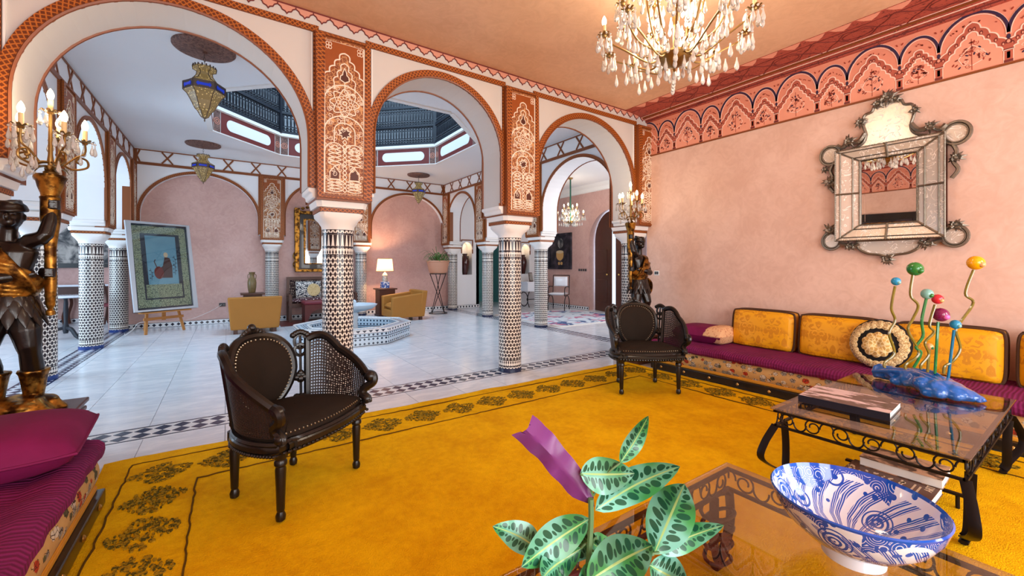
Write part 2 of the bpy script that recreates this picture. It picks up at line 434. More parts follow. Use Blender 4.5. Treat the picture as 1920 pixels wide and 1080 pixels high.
mat('paper', (232, 228, 222), .8); mat('book_black', (26, 30, 44), .3)
def cover1(n):
    x, y, z = n.obj()
    k = n.step(n.noise(9, 4, n.comb(x * .6, y * 2.2, z)), .50, .56)
    return dict(color=n.mix(k, lin((70, 44, 40)), lin((206, 180, 182))), rough=.2)
mat('cover_photo', fn=cover1)
mat('cover_landscape', fn=lambda n: dict(color=n.mix(n.step(n.noise(14, 5, dist=.5), .42, .6), lin((84, 62, 52)), lin((206, 160, 128))), rough=.3))
mat('cover_brown', (92, 56, 42), .35); mat('print_tan', (222, 190, 156), .4)
mat('lantern_glass', fn=lambda n: dict(color=n.mix(n.voro(45) > .3, lin((206, 186, 132)), lin((70, 62, 52))), rough=.25), emit=((255, 214, 130), .12))
mat('lantern_blue', (24, 40, 150), .2, emit=((40, 80, 255), .25)); mat('lantern_metal', (96, 84, 78), .4, .7)
mat('medallion', fn=lambda n: dict(color=n.mix(n.step(n.noise(18, 3, dist=2), .4, .6), lin((92, 62, 56)), lin((134, 98, 86))), rough=.6, bump=(n.noise(18, 3, dist=2), .6, .02)))
mat('lattice_wood', (34, 36, 44), .5)
mat('cordgreen', (24, 84, 66), .7); mat('switch_grey', (60, 58, 62), .4); mat('white_plastic', (236, 234, 230), .4)
mat('frieze_salmon', (222, 142, 116), .55, mott=(6, .06)); mat('frieze_pink', (230, 156, 130), .55, mott=(8, .05)); mat('frieze_red', (150, 58, 42), .5); mat('scallop_paint', (212, 150, 128), .5)
mat('frieze_navy', (48, 32, 66), .5); mat('frieze_white', (246, 214, 196), .5); mat('frieze_maroon', (112, 44, 40), .5); mat('frieze_shade', (180, 92, 72), .55)
def cornice_p(n):
    x, y, z = n.obj(); v = n.comb(x, y, 0)
    k = ((n.noise(5, 2, n.comb(x * 2, y, 0), 1.8) * 7).tri() > .42)
    return dict(color=n.mix(k, lin((172, 78, 62)), lin((104, 38, 34))), rough=.5)
mat('cornice_paint', fn=cornice_p)
mat('screen_blue', (90, 130, 150), .25)
def persian(n):
    u, v, _ = n.uv()
    k = (n.voro(34, 'DISTANCE_TO_EDGE', n.vec('UV')) < .08)
    return dict(color=n.mix(k, lin((150, 160, 128)), lin((84, 96, 80))), rough=.6)
mat('pic_border', fn=persian); mat('pic_navy', (34, 46, 58), .5)
mat('pic_blue', fn=lambda n: dict(color=n.mix(n.noise(4, 4), lin((74, 128, 152)), lin((120, 168, 182))), rough=.5))
mat('pic_red', (110, 44, 38), .6); mat('pic_brown', (70, 44, 40), .6); mat('pic_tan', (200, 176, 140), .6); mat('frame_silver', (196, 200, 206), .35, .3)
def oil(n):
    return dict(color=n.mix(n.step(n.noise(3.5, 4, dist=.8), .4, .7), lin((24, 20, 30)), lin((74, 62, 72))), rough=.4)
mat('oil_dark', fn=oil); mat('oil_grey', fn=lambda n: dict(color=n.mix(n.step(n.noise(4, 5, dist=.6), .35, .65), lin((40, 42, 48)), lin((190, 184, 176))), rough=.5))
mat('oil_red', (168, 62, 40), .5, mott=(12, .4)); mat('oil_gold', (196, 150, 90), .5)
mat('textile_bw', fn=lambda n: dict(color=n.mix((n.noise(9, 1, dist=1.2) * 7).tri() > .25, lin((36, 38, 52)), lin((222, 216, 208))), rough=.8))
mat('textile_red', fn=lambda n: dict(color=n.mix(n.voro(28) > .32, lin((220, 206, 200)), lin((70, 24, 34))), rough=.8))
mat('textile_dots', fn=lambda n: dict(color=n.mix(n.voro(26, rnd=.2) > .34, lin((196, 170, 150)), lin((44, 22, 24))), rough=.8))
mat('entry_rug', fn=lambda n: dict(color=n.mix(n.step(n.noise(3, 4, dist=1), .5, .58), lin((206, 216, 226)), n.mix(n.noise(2, 1) > .5, lin((70, 96, 140)), lin((190, 110, 140)))), rough=.9))
mat('vase_brown', (64, 22, 18), .12, coat=.5); mat('vase_olive', (118, 100, 66), .3, mott=(24, .4)); mat('porcelain_blue', fn=lambda n: dict(color=n.mix(n.noise(18, 3) > .5, lin((220, 226, 236)), lin((70, 100, 170))), rough=.1))
mat('marble_fountain', (206, 220, 230), .25); mat('water', (120, 190, 220), .04, trans=.6)
mat('niche_warm', (236, 206, 160), .6); mat('window_frame', (84, 48, 32), .4); mat('garden', (120, 170, 120), .9, emit=((190, 220, 200), 1.0))
mat('sky_panel', (220, 235, 255), .9, emit=((205, 228, 255), 1.6))
mat('crystal_bright', (255, 252, 246), .06, trans=.55, ior=1.6)
# ================================================================ THE SETTING
def lob(x0, z0, x1, z1, n, amp, k=5):
    o = []
    L = sqrt((x1 - x0) ** 2 + (z1 - z0) ** 2); nx, nz = -(z1 - z0) / L, (x1 - x0) / L
    if nz < 0: nx, nz = -nx, -nz
    for i in range(n * k + 1):
        t = i / (n * k); s = abs(sin(t * n * pi)) * amp; o.append((x0 + (x1 - x0) * t + nx * s, z0 + (z1 - z0) * t + nz * s))
    return o
ZC, ZH = 3.57, 3.70                      # ceiling heights: salon, patio hall
XW, XE, YA, YD = -1.6, 5.3, 4.08, 11.28  # salon walls, arcade face, far wall face
def struct(mb, name, m, parent=None, **k):
    o = mb.build(name, m, parent, **k)
    if not parent: o['kind'] = 'structure'
    return o
# ---- floor: marble slabs laid on a grey bed
floor = struct(MB().box(-5, 9.9, -2.7, 13.7, -.12, -.006), 'floor', 'grout', smooth=False)
_tc = {}
def tile(x0, x1, y0, y1, m='marble', nm='marble_tile', g=.0022):
    k = (round(x1 - x0, 3), round(y1 - y0, 3), m)
    if k not in _tc:
        a, b = (x1 - x0) / 2 - g, (y1 - y0) / 2 - g
        _tc[k] = MB().box(-a, a, -b, b, -.01, 0).mesh(nm, m, smooth=False)
    link(nm, _tc[k], floor, loc=((x0 + x1) / 2, (y0 + y1) / 2, 0))
def rng(a, b, st, off):
    o = []; k = math.floor((a - off) / st)
    while True:
        p, q = off + k * st, off + (k + 1) * st
        if p >= b - 1e-6: break
        o.append((max(a, p), min(b, q))); k += 1
    return [t for t in o if t[1] - t[0] > .01]
for (x0, x1, y0, y1) in ((-1.6, 5.35, -2.6, 4.14), (-1.6, 5.35, 4.44, 11.5), (5.65, 8.9, 4.5, 13.4), (-4.9, -1.9, 4.44, 13.5)):
    for a, b in rng(x0, x1, .505, -.515):
        for c, d in rng(y0, y1, 1.16, 4.44): tile(a, b, c, d)
# diamond border between salon and patio hall: bed, edge lines and single lozenges
border = struct(MB().box(-1.6, 5.35, 4.14, 4.44, -.02, -.001), 'floor_border', 'ivory_tile', floor, smooth=False)
for y in (4.152, 4.428): MB().box(-1.6, 5.35, y - .008, y + .008, -.004, .0006).build('edge_line', 'navy_tile', border, smooth=False)
loz = MB().prism([(.057, 0), (0, .057), (-.057, 0), (0, -.057)], flat, -.004, .0006).mesh('lozenge', 'navy_tile', smooth=False)
for k in range(57):
    for y in (4.23, 4.35): link('lozenge', loz, border, loc=(-1.5 + k * .12, y, 0))
for nm, x in (('aisle', -1.75), ('entry', 5.5)):
    mb = MB(); mb.ribbon([(x, 4.44), (x, 11.4)], .30, flat, -.01, -.0005); mb.build('floor_border', 'zellige_strip', floor, smooth=False)
# ---- plain walls and ceilings
struct(MB().box(XE, 5.68, -2.6, YA, 0, 3.9), 'wall_right', 'tadelakt', smooth=False)
struct(MB().box(XW - .2, XW, -2.6, YA, 0, 3.9), 'wall_left', 'tadelakt', smooth=False)
struct(MB().box(-2, 5.7, -2.7, YA + .2, ZC, ZC + .13), 'ceiling', 'ceiling_salmon', smooth=False)
rear = MB()
wins = [(-.3, .63), (1.85, .63), (4.0, .63)]
xs = [XW] + [v for c, h in wins for v in (c - h, c + h)] + [XE]
for i in range(0, len(xs), 2): rear.box(xs[i], xs[i + 1], -2.7, -2.6, 0, 3.9)
for c, h in wins: rear.box(c - h, c + h, -2.7, -2.6, 3.0, 3.9).box(c - h, c + h, -2.7, -2.6, 0, .45)
struct(rear, 'wall_rear', 'tadelakt', smooth=False)
for i, (c, h) in enumerate(wins):
    wf = MB()
    for x in (c - h, c, c + h): wf.box(x - .03, x + .03, -2.68, -2.62, .45, 3.0)
    for z in (.47, 1.7, 2.97): wf.box(c - h, c + h, -2.675, -2.625, z - .03, z + .03)
    o = struct(wf, 'window_%d' % (i + 1), 'window_frame', smooth=False)
    for a, b in ((c - h, c), (c, c + h)): MB().box(a + .03, b - .03, -2.652, -2.648, .5, 2.94).build('pane', 'pane_glass', o, smooth=False)
# patio hall: ceiling with octagonal well, gallery above it
OC, OH, OK = (1.92, 8.08), 2.12, 1.15
def octa(h, k): return [(h, -(h - k)), (h, h - k), (h - k, h), (-(h - k), h), (-h, h - k), (-h, -(h - k)), (-(h - k), -h), (h - k, -h)]
oc = [(OC[0] + a, OC[1] + b) for a, b in octa(OH, OK)]
out = [(5.8, 4.2), (5.8, 13.6), (-5, 13.6), (-5, 4.2)]
mb = MB()
for z in (ZH, ZH + .12):
    vs = [(x, y, z) for x, y in oc] + [(x, y, z) for x, y in out]
    mb.add(vs, [(0, 1, 9, 8), (1, 2, 9), (2, 3, 10, 9), (3, 4, 10), (4, 5, 11, 10), (5, 6, 11), (6, 7, 8, 11), (7, 0, 8)])
struct(mb, 'ceiling_hall', 'plaster_white', smooth=False, recalc=False)
gal = MB().box(-5, -4.9, 4.2, 13.6, ZH, 6.7).box(8.6, 8.7, 4.2, 13.6, ZH + .1, 6.7).box(-5, 8.7, 13.5, 13.6, ZH, 6.7).box(-5, 8.7, 4.1, 4.2, ZH, 6.7)
gal.box(-5, 8.7, 4.2, 6.5, 6.7, 6.8).box(-5, 8.7, 9.7, 13.6, 6.7, 6.8).box(-5, .3, 6.5, 9.7, 6.7, 6.8).box(3.55, 8.7, 6.5, 9.7, 6.7, 6.8)
struct(gal, 'wall_gallery', 'plaster_white', smooth=False)
# well upstand, painted bands and oval fields, one object per side
well = None
for i in range(8):
    a, b = Vector(oc[i]), Vector(oc[(i + 1) % 8]); L = (b - a).length; d = (b - a) / L; n = Vector((-d.y, d.x))
    mp = lambda s, z, t, a=a, d=d, n=n: (a.x + d.x * s + n.x * t, a.y + d.y * s + n.y * t, z)
    mb = MB().prism([(0, ZH - .02), (L, ZH - .02), (L, 4.13), (0, 4.13)], mp, -.08, 0)
    if well is None: well = struct(mb, 'trim_1', 'gypsum', smooth=False)
    else: mb.build('upstand', 'gypsum', well, smooth=False)
    bt = MB(); e = .16
    bt.prism([(e, ZH), (L - e, ZH), (L - e, 4.07), (e, 4.07)], mp, 0, .004); bt.build('painted_band', 'frieze_maroon', well, smooth=False)
    r = .105; s0, s1 = e + .12 + r, L - e - .12 - r
    MB().prism(arc(s1, 3.885, r, r, -pi / 2, pi / 2, 10) + arc(s0, 3.885, r, r, pi / 2, 1.5 * pi, 10), mp, .002, .008).build('oval_field', 'plaster_white', well, smooth=False)
    for s in (0, L - e):
        MB().prism([(s + .012, ZH), (s + e - .012, ZH), (s + e - .012, 4.07), (s + .012, 4.07)], mp, 0, .005).build('corner_panel', 'medallion', well, smooth=False)
        k = MB()
        for q in (.028, .058): k.ribbon(arc(s + e / 2, 3.885, q, q, 0, 2 * pi, 16)[:-1], .009, mp, .004, .008, True)
        k.build('rosette', 'frieze_salmon', well, smooth=False)
    MB().box(0, L, -.02, .03, 4.09, 4.15, lambda x, y, z, mp=mp: mp(x, z, y)).build('ledge', 'gypsum', well, smooth=False)
# turned-wood screen round the well
scr = thing('lattice_balustrade', 'dark turned-wood lattice balustrade around the octagonal ceiling well', 'balustrade', (OC[0], OC[1], 4.15))
for i in range(8):
    a, b = Vector(oc[i]), Vector(oc[(i + 1) % 8]); L = (b - a).length; d = (b - a) / L
    kw = dict(loc=(a.x - OC[0], a.y - OC[1], 0), rot=(0, 0, atan2(d.y, d.x)), smooth=False)
    MB().box(-.045, .045, -.045, .045, 0, 1.15).build('post', 'lattice_wood', scr, **kw)
    for z in (.03, .45, .9, 1.12): MB().box(.03, L - .03, -.03, .03, z - .03, z + .03).build('rail', 'lattice_wood', scr, **kw)
    sp = MB(); ns = int(L / .068)
    pr = [(.012, .0), (.03, .02), (.013, .045), (.03, .07), (.012, .095), (.016, .11), (.021, .2), (.016, .29), (.012, .305), (.026, .33), (.012, .355), (.012, .39)]
    for k in range(1, ns):
        s = L * k / ns
        for z0 in (.06, .48): sp.lathe([(r, z + z0) for r, z in pr], 5, (s, 0, 0))
        sp.lathe([(.012, .93), (.024, 1.0), (.012, 1.09)], 5, (s, 0, 0))
    for z in (.105, .165, .345, .405, .525, .585, .765, .825): sp.box(0, L, -.008, .008, z - .01, z + .01)
    kw['smooth'] = True; sp.build('spindles', 'lattice_wood', scr, kind='stuff', **kw)
# ---- arcades
def bay(cx, rx, apex, spring, n=28):
    return arc(cx, spring, rx, apex - spring, pi, 0, n)
ZJ, ZP = 2.0, 1.88
def orn_meshes(w, h):
    iv, dk = MB(), MB()
    def R(p, wd=.0075, mb=iv, t=.006, cl=False): mb.ribbon([(a * w / 2, b * h) for a, b in p], wd, mpX(0), 0, t, cl)
    def lobed(x0, y0, x1, y1, n, amp):
        return [(p / (w / 2), q / h) for p, q in lob(x0 * w / 2, y0 * h, x1 * w / 2, y1 * h, n, amp, 6)]
    R([(-.95, .985), (.95, .985), (.95, .01), (-.95, .01)], cl=True)
    for s in (-1, 1):
        for q in (0, 1, 2, 3): R(arc(s * (.82 - .13 * (q % 2)), .965 - .022 * (q // 2), .07, .011, 0, 2 * pi, 10)[:-1], .005, cl=True)
    top = lobed(-.95, .74, 0, .925, 4, .022); R(top + [(-a, b) for a, b in top[::-1]], .011)
    inn = lobed(-.5, .72, 0, .86, 3, .02); R([(-.5, .68)] + inn + [(-a, b) for a, b in inn[::-1]] + [(.5, .68)], .009)
    R([(0, .71), (0, .735), (-.22, .75), (-.2, .775), (-.1, .785), (-.09, .80), (0, .83), (.09, .80), (.1, .785), (.2, .775), (.22, .75), (0, .735)], .008)
    dk.prism([(a * w / 2, b * h) for a, b in [(-.2, .752), (-.18, .77), (0, .82), (.18, .77), (.2, .752), (0, .738)]], mpX(0), 0, .002)
    R([(-.95, .50)] + arc(0, .60, .95, .115, pi, 0, 26) + [(.95, .50)], .010)
    R([((.62 + .09 * cos(8 * t)) * cos(t), .60 + (.62 + .09 * cos(8 * t)) * sin(t) * w / 2 / h) for t in [2 * pi * i / 64 for i in range(64)]], .009, cl=True)
    R([((.44 + .05 * cos(8 * t + pi)) * cos(t), .60 + (.44 + .05 * cos(8 * t + pi)) * sin(t) * w / 2 / h) for t in [2 * pi * i / 48 for i in range(48)]], .006, cl=True)
    for k in range(12):
        t = 2 * pi * k / 12; c = (.30 * cos(t), .60 + .30 * sin(t) * w / 2 / h)
        R(arc(c[0], c[1], .085, .085 * w / 2 / h, 0, 2 * pi, 8)[:-1], .005, cl=True)
    R(arc(0, .60, .09, .09 * w / 2 / h, 0, 2 * pi, 10)[:-1], .010, cl=True)
    R([(-.95, .33)] + arc(0, .41, .95, .105, pi, 0, 24) + [(.95, .33)], .010)
    R([(-.5, .34)] + arc(0, .415, .5, .055, pi, 0, 16) + [(.5, .34)], .009)
    R([((.33 if i % 2 else .20) * cos(i * pi / 8), .405 + (.33 if i % 2 else .20) * sin(i * pi / 8) * w / 2 / h) for i in range(16)], .008, cl=True)
    dk.prism([(w / 2 * (.29 if i % 2 else .17) * cos(i * pi / 8), .405 * h + (.29 if i % 2 else .17) * sin(i * pi / 8) * w / 2) for i in range(16)], mpX(0), 0, .002)
    for s in (-1, 1):
        R(arc(s * .47, .275, .46, .06, pi, 0, 16), .008)
        R([(s * .47 - .24, .10), (s * .47 - .24, .145), (s * .47, .185), (s * .47 + .24, .145), (s * .47 + .24, .10)], .008, cl=True)
        dk.prism([(w / 2 * (s * .47 + a), b * h) for a, b in [(-.18, .106), (-.18, .142), (0, .172), (.18, .142), (.18, .106)]], mpX(0), 0, .002)
        for ph in (0, pi):
            R([(s * .47 + .30 * sin(t * 5 * pi + ph) * (1 if t < .9 else .4), .19 + t * .13) for t in [i / 30 for i in range(31)]], .008)
            R([(s * .47 + .34 * sin(t * 4 * pi + ph), .02 + t * .08) for t in [i / 24 for i in range(25)]], .007)
    for ph in (0, pi): R([(.09 * sin(t * 12 * pi + ph), .02 + t * .34) for t in [i / 60 for i in range(61)]], .007)
    R([(0, .46), (0, .52)], .008); R([(0, .67), (0, .71)], .008)
    rs = random.Random(3)
    for q in range(90):                       # fine scrollwork
        cx, cy = rs.uniform(-.9, .9), rs.uniform(.03, .72); r0 = rs.uniform(.08, .15); a0 = rs.uniform(0, 6); sg = rs.choice((-1, 1))
        R([(cx + r0 * (1 - t * .8) * cos(a0 + sg * t * 8), cy + r0 * (1 - t * .8) * sin(a0 + sg * t * 8) * w / 2 / h) for t in [i / 12 for i in range(13)]], .0042, t=.003)
    return iv.mesh('tracery', 'paint_ivory', smooth=False), dk.mesh('panel_inlay', 'paint_dark', smooth=False)
PW, PH = .36, 1.40
TRAC, INLAY = orn_meshes(PW, PH)
PANEL = MB().prism([(-PW / 2, 0), (PW / 2, 0), (PW / 2, PH), (-PW / 2, PH)], mpX(0), -.004, .001).mesh('panel', 'arabesque', smooth=False)
PTOP = MB().prism([(-PW * .47, PH * .75), (-PW * .3, PH * .80), (0, PH * .93), (PW * .3, PH * .80), (PW * .47, PH * .75), (PW * .47, PH * .985), (-PW * .47, PH * .985)], mpX(0), 0, .003).mesh('panel_field', 'panel_orange', smooth=False)
_b = MB()
for p in ([(-.205, -.025), (.205, -.025), (.205, 1.425), (-.205, 1.425)],): _b.ribbon(p, .045, mpX(0), -.004, .014, True)
PFRAME = _b.mesh('carved_frame', 'carved_trim', smooth=False)
PBOX = MB().box(-.232, .232, -.075, .3, -.05, 1.45).mesh('pilaster', 'paint_brown', smooth=False); PBOX2 = MB().box(-.232, .232, -.032, .12, -.05, 1.45).mesh('pilaster', 'paint_brown', smooth=False)
def pilaster(par, x, y, rz, back=True):
    """projecting pilaster with a carved, painted panel; (x, y) is on the wall face"""
    e = link('pilaster', PBOX if back else PBOX2, par, loc=(x, y, ZP + .06), rot=(0, 0, rz))
    f = rotz(rz)
    q = f(0, -.077, 0)
    for nm, me in (('panel', PANEL), ('panel_field', PTOP), ('tracery', TRAC), ('panel_inlay', INLAY), ('carved_frame', PFRAME)):
        link(nm, me, e, loc=(0, -.077 if back else -.034, 0))
    return e
def arcade(name, mp, s0, s1, bays, thick, top, m, par=None):
    """wall pierced (or blindly recessed) by stilted arches; mp(s, z, t) with t outwards"""
    mb = MB(); s = s0
    for cx, rx, ap, sg in bays:
        L, Rr = cx - rx, cx + rx
        mb.prism([(s, ZJ), (L, ZJ), (L, top), (s, top)], mp, -thick, 0)
        P = [(L, ZJ)] + bay(cx, rx, ap, sg) + [(Rr, ZJ)]
        for i in range(len(P) - 1):
            a, b = P[i], P[i + 1]
            v = [mp(a[0], a[1], 0), mp(b[0], b[1], 0), mp(b[0], top, 0), mp(a[0], top, 0), mp(a[0], a[1], -thick), mp(b[0], b[1], -thick), mp(b[0], top, -thick), mp(a[0], top, -thick)]
            if abs(a[0] - b[0]) > 1e-6: mb.add(v, [(0, 1, 5, 4), (0, 3, 2, 1), (4, 5, 6, 7)])
        s = Rr
    mb.prism([(s, ZJ), (s1, ZJ), (s1, top), (s, top)], mp, -thick, 0)
    o = struct(mb, name, m, par, angle=30)
    return o
def arch_trim(par, mp, cx, rx, ap, sg, thick, w=.075, rail=None, m='carved_trim', back=True):
    P = [(cx - rx - w / 2, ZJ + .02)] + arc(cx, sg, rx + w / 2, ap - sg + w / 2, pi, 0, 40) + [(cx + rx + w / 2, ZJ + .02)]
    MB().ribbon(P, w, mp, -.005, .022).build('arch_band', m, par, angle=25)
    MB().tube([mp(a, b, .02) for a, b in [(cx - rx - .004, ZJ)] + arc(cx, sg, rx + .004, ap - sg + .004, pi, 0, 40) + [(cx + rx + .004, ZJ)]], .011, 5).build('arch_bead', 'paint_brown', par)
    if back:
        MB().tube([mp(a, b, -thick + .012) for a, b in [(cx - rx, ZJ)] + arc(cx, sg, rx, ap - sg, pi, 0, 40) + [(cx + rx, ZJ)]], .014, 5).build('arch_line', 'paint_brown', par)
def corbel(par, mp, c, hw, thick, sides=(-1, 1)):
    """stepped plaster corbel under the arch springing, narrowing on to the capital"""
    for sg in sides:
        pr = [(.14, ZJ), (hw, ZJ), (hw, ZJ - .035), (hw - .03, ZJ - .05), (hw - .035, ZJ - .085), (hw - .085, ZJ - .10), (hw - .095, ZJ - .14), (.14, ZJ - .15)]
        MB().prism([(c + sg * a, b) for a, b in pr], mp, -thick, 0).build('corbel', 'gypsum', par, bevel=.008)
        MB().ribbon([(c + sg * .2, ZJ + .012), (c + sg * hw, ZJ + .012)], .03, mp, -.004, .012).build('corbel_band', 'carved_trim', par, smooth=False)
_col = {}
def column(label, x, y, ring='gypsum', group=None, sq=.205):
    t = thing('tiled_column', label, 'column', (x, y, 0), 0, group)
    if 'shaft' not in _col:
        _col['shaft'] = MB().lathe([(.14, .05), (.14, 1.66)], 40).mesh('shaft', 'zellige')
        _col['gypsum'] = MB().lathe([(.143, 0), (.143, .03), (.141, .05)], 40).mesh('base_ring', 'navy_tile')
        _col['blue'] = MB().lathe([(.148, 0), (.148, .045), (.141, .05)], 40).mesh('base_ring', 'blue_tile')
        # white capital: round neck swelling to a square abacus
        mb = MB(); n = 32; rings = []
        for z, r, k in ((1.64, .145, 0), (1.67, .150, 0), (1.70, .168, .3), (1.73, .178, .75), (1.755, .187, 1), (1.79, .192, 1), (1.79, .182, 1), (1.835, .182, 1), (1.835, .215, 1), (1.89, .228, 1)):
            for i in range(n):
                a = 2 * pi * i / n + pi / n; sqr = 1 / max(abs(cos(a)), abs(sin(a)))
                q = r * (1 + (min(sqr, 1.3) - 1) * k); mb.v.append((q * cos(a), q * sin(a), z))
        nr = len(mb.v) // n
        mb.f += [(j * n + i, j * n + (i + 1) % n, (j + 1) * n + (i + 1) % n, (j + 1) * n + i) for j in range(nr - 1) for i in range(n)]
        mb.f += [tuple(range(n - 1, -1, -1)), tuple((nr - 1) * n + i for i in range(n))]
        _col['capital'] = mb.mesh('capital', 'gypsum')
        b = MB()
        for k in range(4):
            b.ribbon([(-.19, 1.813), (.19, 1.813)], .036, lambda a, z, tt, k=k: rotz(k * pi / 2)(a, -.183 - tt, z), 0, .012)
        _col['band'] = b.mesh('capital_band', 'carved_trim', smooth=False)
    for k in ('shaft', ring, 'capital', 'band'): link(_col[k].name.split('.')[0], _col[k], t)
    return t
AP, T = 3.28, .40
# arcade between salon and hall
mA = mpX(YA)
baysA = [(-.28, .875, AP, 2.42), (1.905, .725, AP, 2.56), (4.07, .89, AP, 2.42)]
wA = arcade('wall_arcade', mA, -2.0, 5.7, baysA, T, ZH + .05, 'plaster_cream')
for b in baysA: arch_trim(wA, mA, *b, T)
for i, x in enumerate((-1.45, .89, 2.905, 5.25)):
    pilaster(wA, x, YA, 0); corbel(wA, mA, x, .29, T, (1,) if i == 0 else (-1,) if i == 3 else (-1, 1))
    pilaster(wA, x, YA + T, pi)
for a, b in ((-1.22, .66), (1.12, 2.675), (3.135, 5.02)):
    MB().ribbon([(a, 3.42), (b, 3.42)], .055, mA, -.004, .02).build('carved_rail', 'carved_trim', wA, smooth=False)
    for s in (a + .0, b - .0): MB().ribbon([(s, 2.02), (s, 3.45)], .045, mA, -.004, .018).build('carved_stile', 'carved_trim', wA, smooth=False)
    for s in (a + .035, b - .035): MB().ribbon([(s, 2.04), (s, 3.38)], .012, mA, -.004, .012).build('white_line', 'gypsum', wA, smooth=False)
ys = YA + T / 2
column('black and white tiled column behind the cane chair, beside the fountain', .89, ys)
column('free black and white tiled column rising from the diamond border between the two cane chairs', 2.905, ys)
column('tiled corner column behind the candelabrum statue by the switch', 5.17, ys)
column('tiled column under the arch next to the statue by the purple sofa', -1.45, ys)
# patio arcades (C: aisle side, E: entry side) and far wall D
mC, mE, mD = mpC(-1.55), mpB(5.3), mpX(YD)
baysY = [(5.66, .96, AP, 2.42), (8.03, .80, AP, 2.5), (10.2, .80, AP, 2.5)]
wC = arcade('wall_aisle', mC, 4.4, 11.6, baysY, T, ZH + .02, 'plaster_white')
wE = arcade('wall_entry', mE, 4.4, 11.6, baysY, T, ZH + .02, 'plaster_white')
baysD = [(-.43, 1.03, AP, 2.36), (1.895, .735, AP, 2.5), (4.235, 1.045, AP, 2.36)]
wD = arcade('wall_far', mD, -1.95, 5.7, baysD, .14, ZH + .02, 'plaster_white')
MB().box(-1.95, 5.7, YD + .14, YD + .3, 0, ZH + .02).build('recess_wall', 'tadelakt_hall', wD, smooth=False)
for w_, m_ in ((wC, mC), (wE, mE)):
    for b in baysY: arch_trim(w_, m_, *b, T, .055)
    for i, y in enumerate((6.93, 9.12, 11.15)):
        pilaster(w_, -1.55 if w_ is wC else 5.3, y, pi / 2 if w_ is wC else -pi / 2, False); corbel(w_, m_, y, .29, T)
for b in baysD: arch_trim(wD, mD, *b, .14, .055, back=False)
for x in (.88, 2.91): pilaster(wD, x, YD, 0, False)
for w_, m_, s0, s1 in ((wC, mC, 4.5, YD), (wE, mE, 4.5, YD), (wD, mD, -1.55, 5.3)):
    f = MB(); f.ribbon([(s0, 3.395), (s1, 3.395)], .055, m_, -.003, .018).ribbon([(s0, 3.672), (s1, 3.672)], .02, m_, -.003, .014)
    f.build('frieze_rail', 'paint_brown', w_, smooth=False)
    n = round((s1 - s0) / .52); st = (s1 - s0) / n
    for k in range(n + 1):
        c = s0 + k * st; q = MB()
        for sg in (-1, 1):
            p = [(c - sg * .09, 3.425), (c + sg * .09, 3.66)]
            p = [(min(max(a, s0), s1), b) for a, b in p]
            q.ribbon(p, .03, m_, -.003, .012 + .001 * sg)
        q.build('frieze_cross', 'paint_brown', w_, smooth=False)
    n = [y for y in ((6.93, 9.12, 11.15) if w_ is not wD else (.88, 2.91))]
    for c in n:
        for sg in (-1, 1): MB().ribbon([(c + sg * .255, 2.02), (c + sg * .255, 3.37)], .04, m_, -.003, .018).build('carved_stile', 'carved_trim', w_, smooth=False)
for x in (-1.53, 5.28): MB().ribbon([(x, 2.0), (x, 3.68)], .06, mD, -.003, .02).build('corner_stile', 'paint_brown', wD, smooth=False)
for y, g in ((6.93, 'beside the fountain hall aisle, nearest the salon arcade'), (9.12, 'standing in front of the console table in the side aisle'), (11.15, 'half hidden behind the framed picture on the easel')):
    column('blue-footed tiled column ' + g, -1.75, y, 'blue')
for y, g in ((6.93, 'at the edge of the pale entry rug'), (9.12, 'in front of the teal passage'), (11.12, 'behind the potted plant on its iron stand')):
    column('black and white tiled column ' + g, 5.5, y)
column('tiled column against the pink far wall between mustard armchair and gilt mirror', .88, 11.26)
column('tiled column against the pink far wall between gilt mirror and table lamp', 2.91, 11.26)
# tiled skirting
def skirting(nm, p, q, mp, h=.10):
    o = MB().ribbon([(p, h / 2 + .0), (q, h / 2)], h, mp, 0, .02).build(nm, 'zellige_base', smooth=False); o['kind'] = 'structure'
skirting('baseboard_far', -1.9, 5.6, mpX(YD + .14))
# ---- entry room beyond the right arcade
ent = MB().box(8.7, 9.0, 4.4, 6.98, 0, 3.7).box(8.7, 9.0, 8.72, 13.5, 0, 3.7)
P = [(6.98, 2.0)] + bay(7.85, .87, 2.86, 2.0) + [(8.72, 2.0)]
for i in range(len(P) - 1):
    a, b = P[i], P[i + 1]
    if abs(a[0] - b[0]) < 1e-6: continue
    ent.prism([a, b, (b[0], 3.7), (a[0], 3.7)], mpC(8.7), 0, .3)
struct(ent, 'wall_entry_far', 'tadelakt_hall', smooth=False)
struct(MB().box(5.7, 8.9, 4.4, 4.5, 0, 3.7), 'wall_entry_near', 'tadelakt_hall', smooth=False)
struct(MB().box(5.7, 9.0, 4.3, 13.6, 3.62, 3.8), 'ceiling_entry', 'plaster_white', smooth=False)
cr = MB()
cr.prism([(8.7, 3.62), (8.52, 3.62), (8.55, 3.57), (8.63, 3.53), (8.66, 3.44), (8.7, 3.42)], lambda a, b, t: (a, t, b), 4.5, 11.3)
struct(cr, 'trim_2', 'gypsum')
skirting('baseboard_entry', 8.72, 11.3, mpB(8.7)); skirting('baseboard_pier', 5.7, 6.5, mpX(11.3))
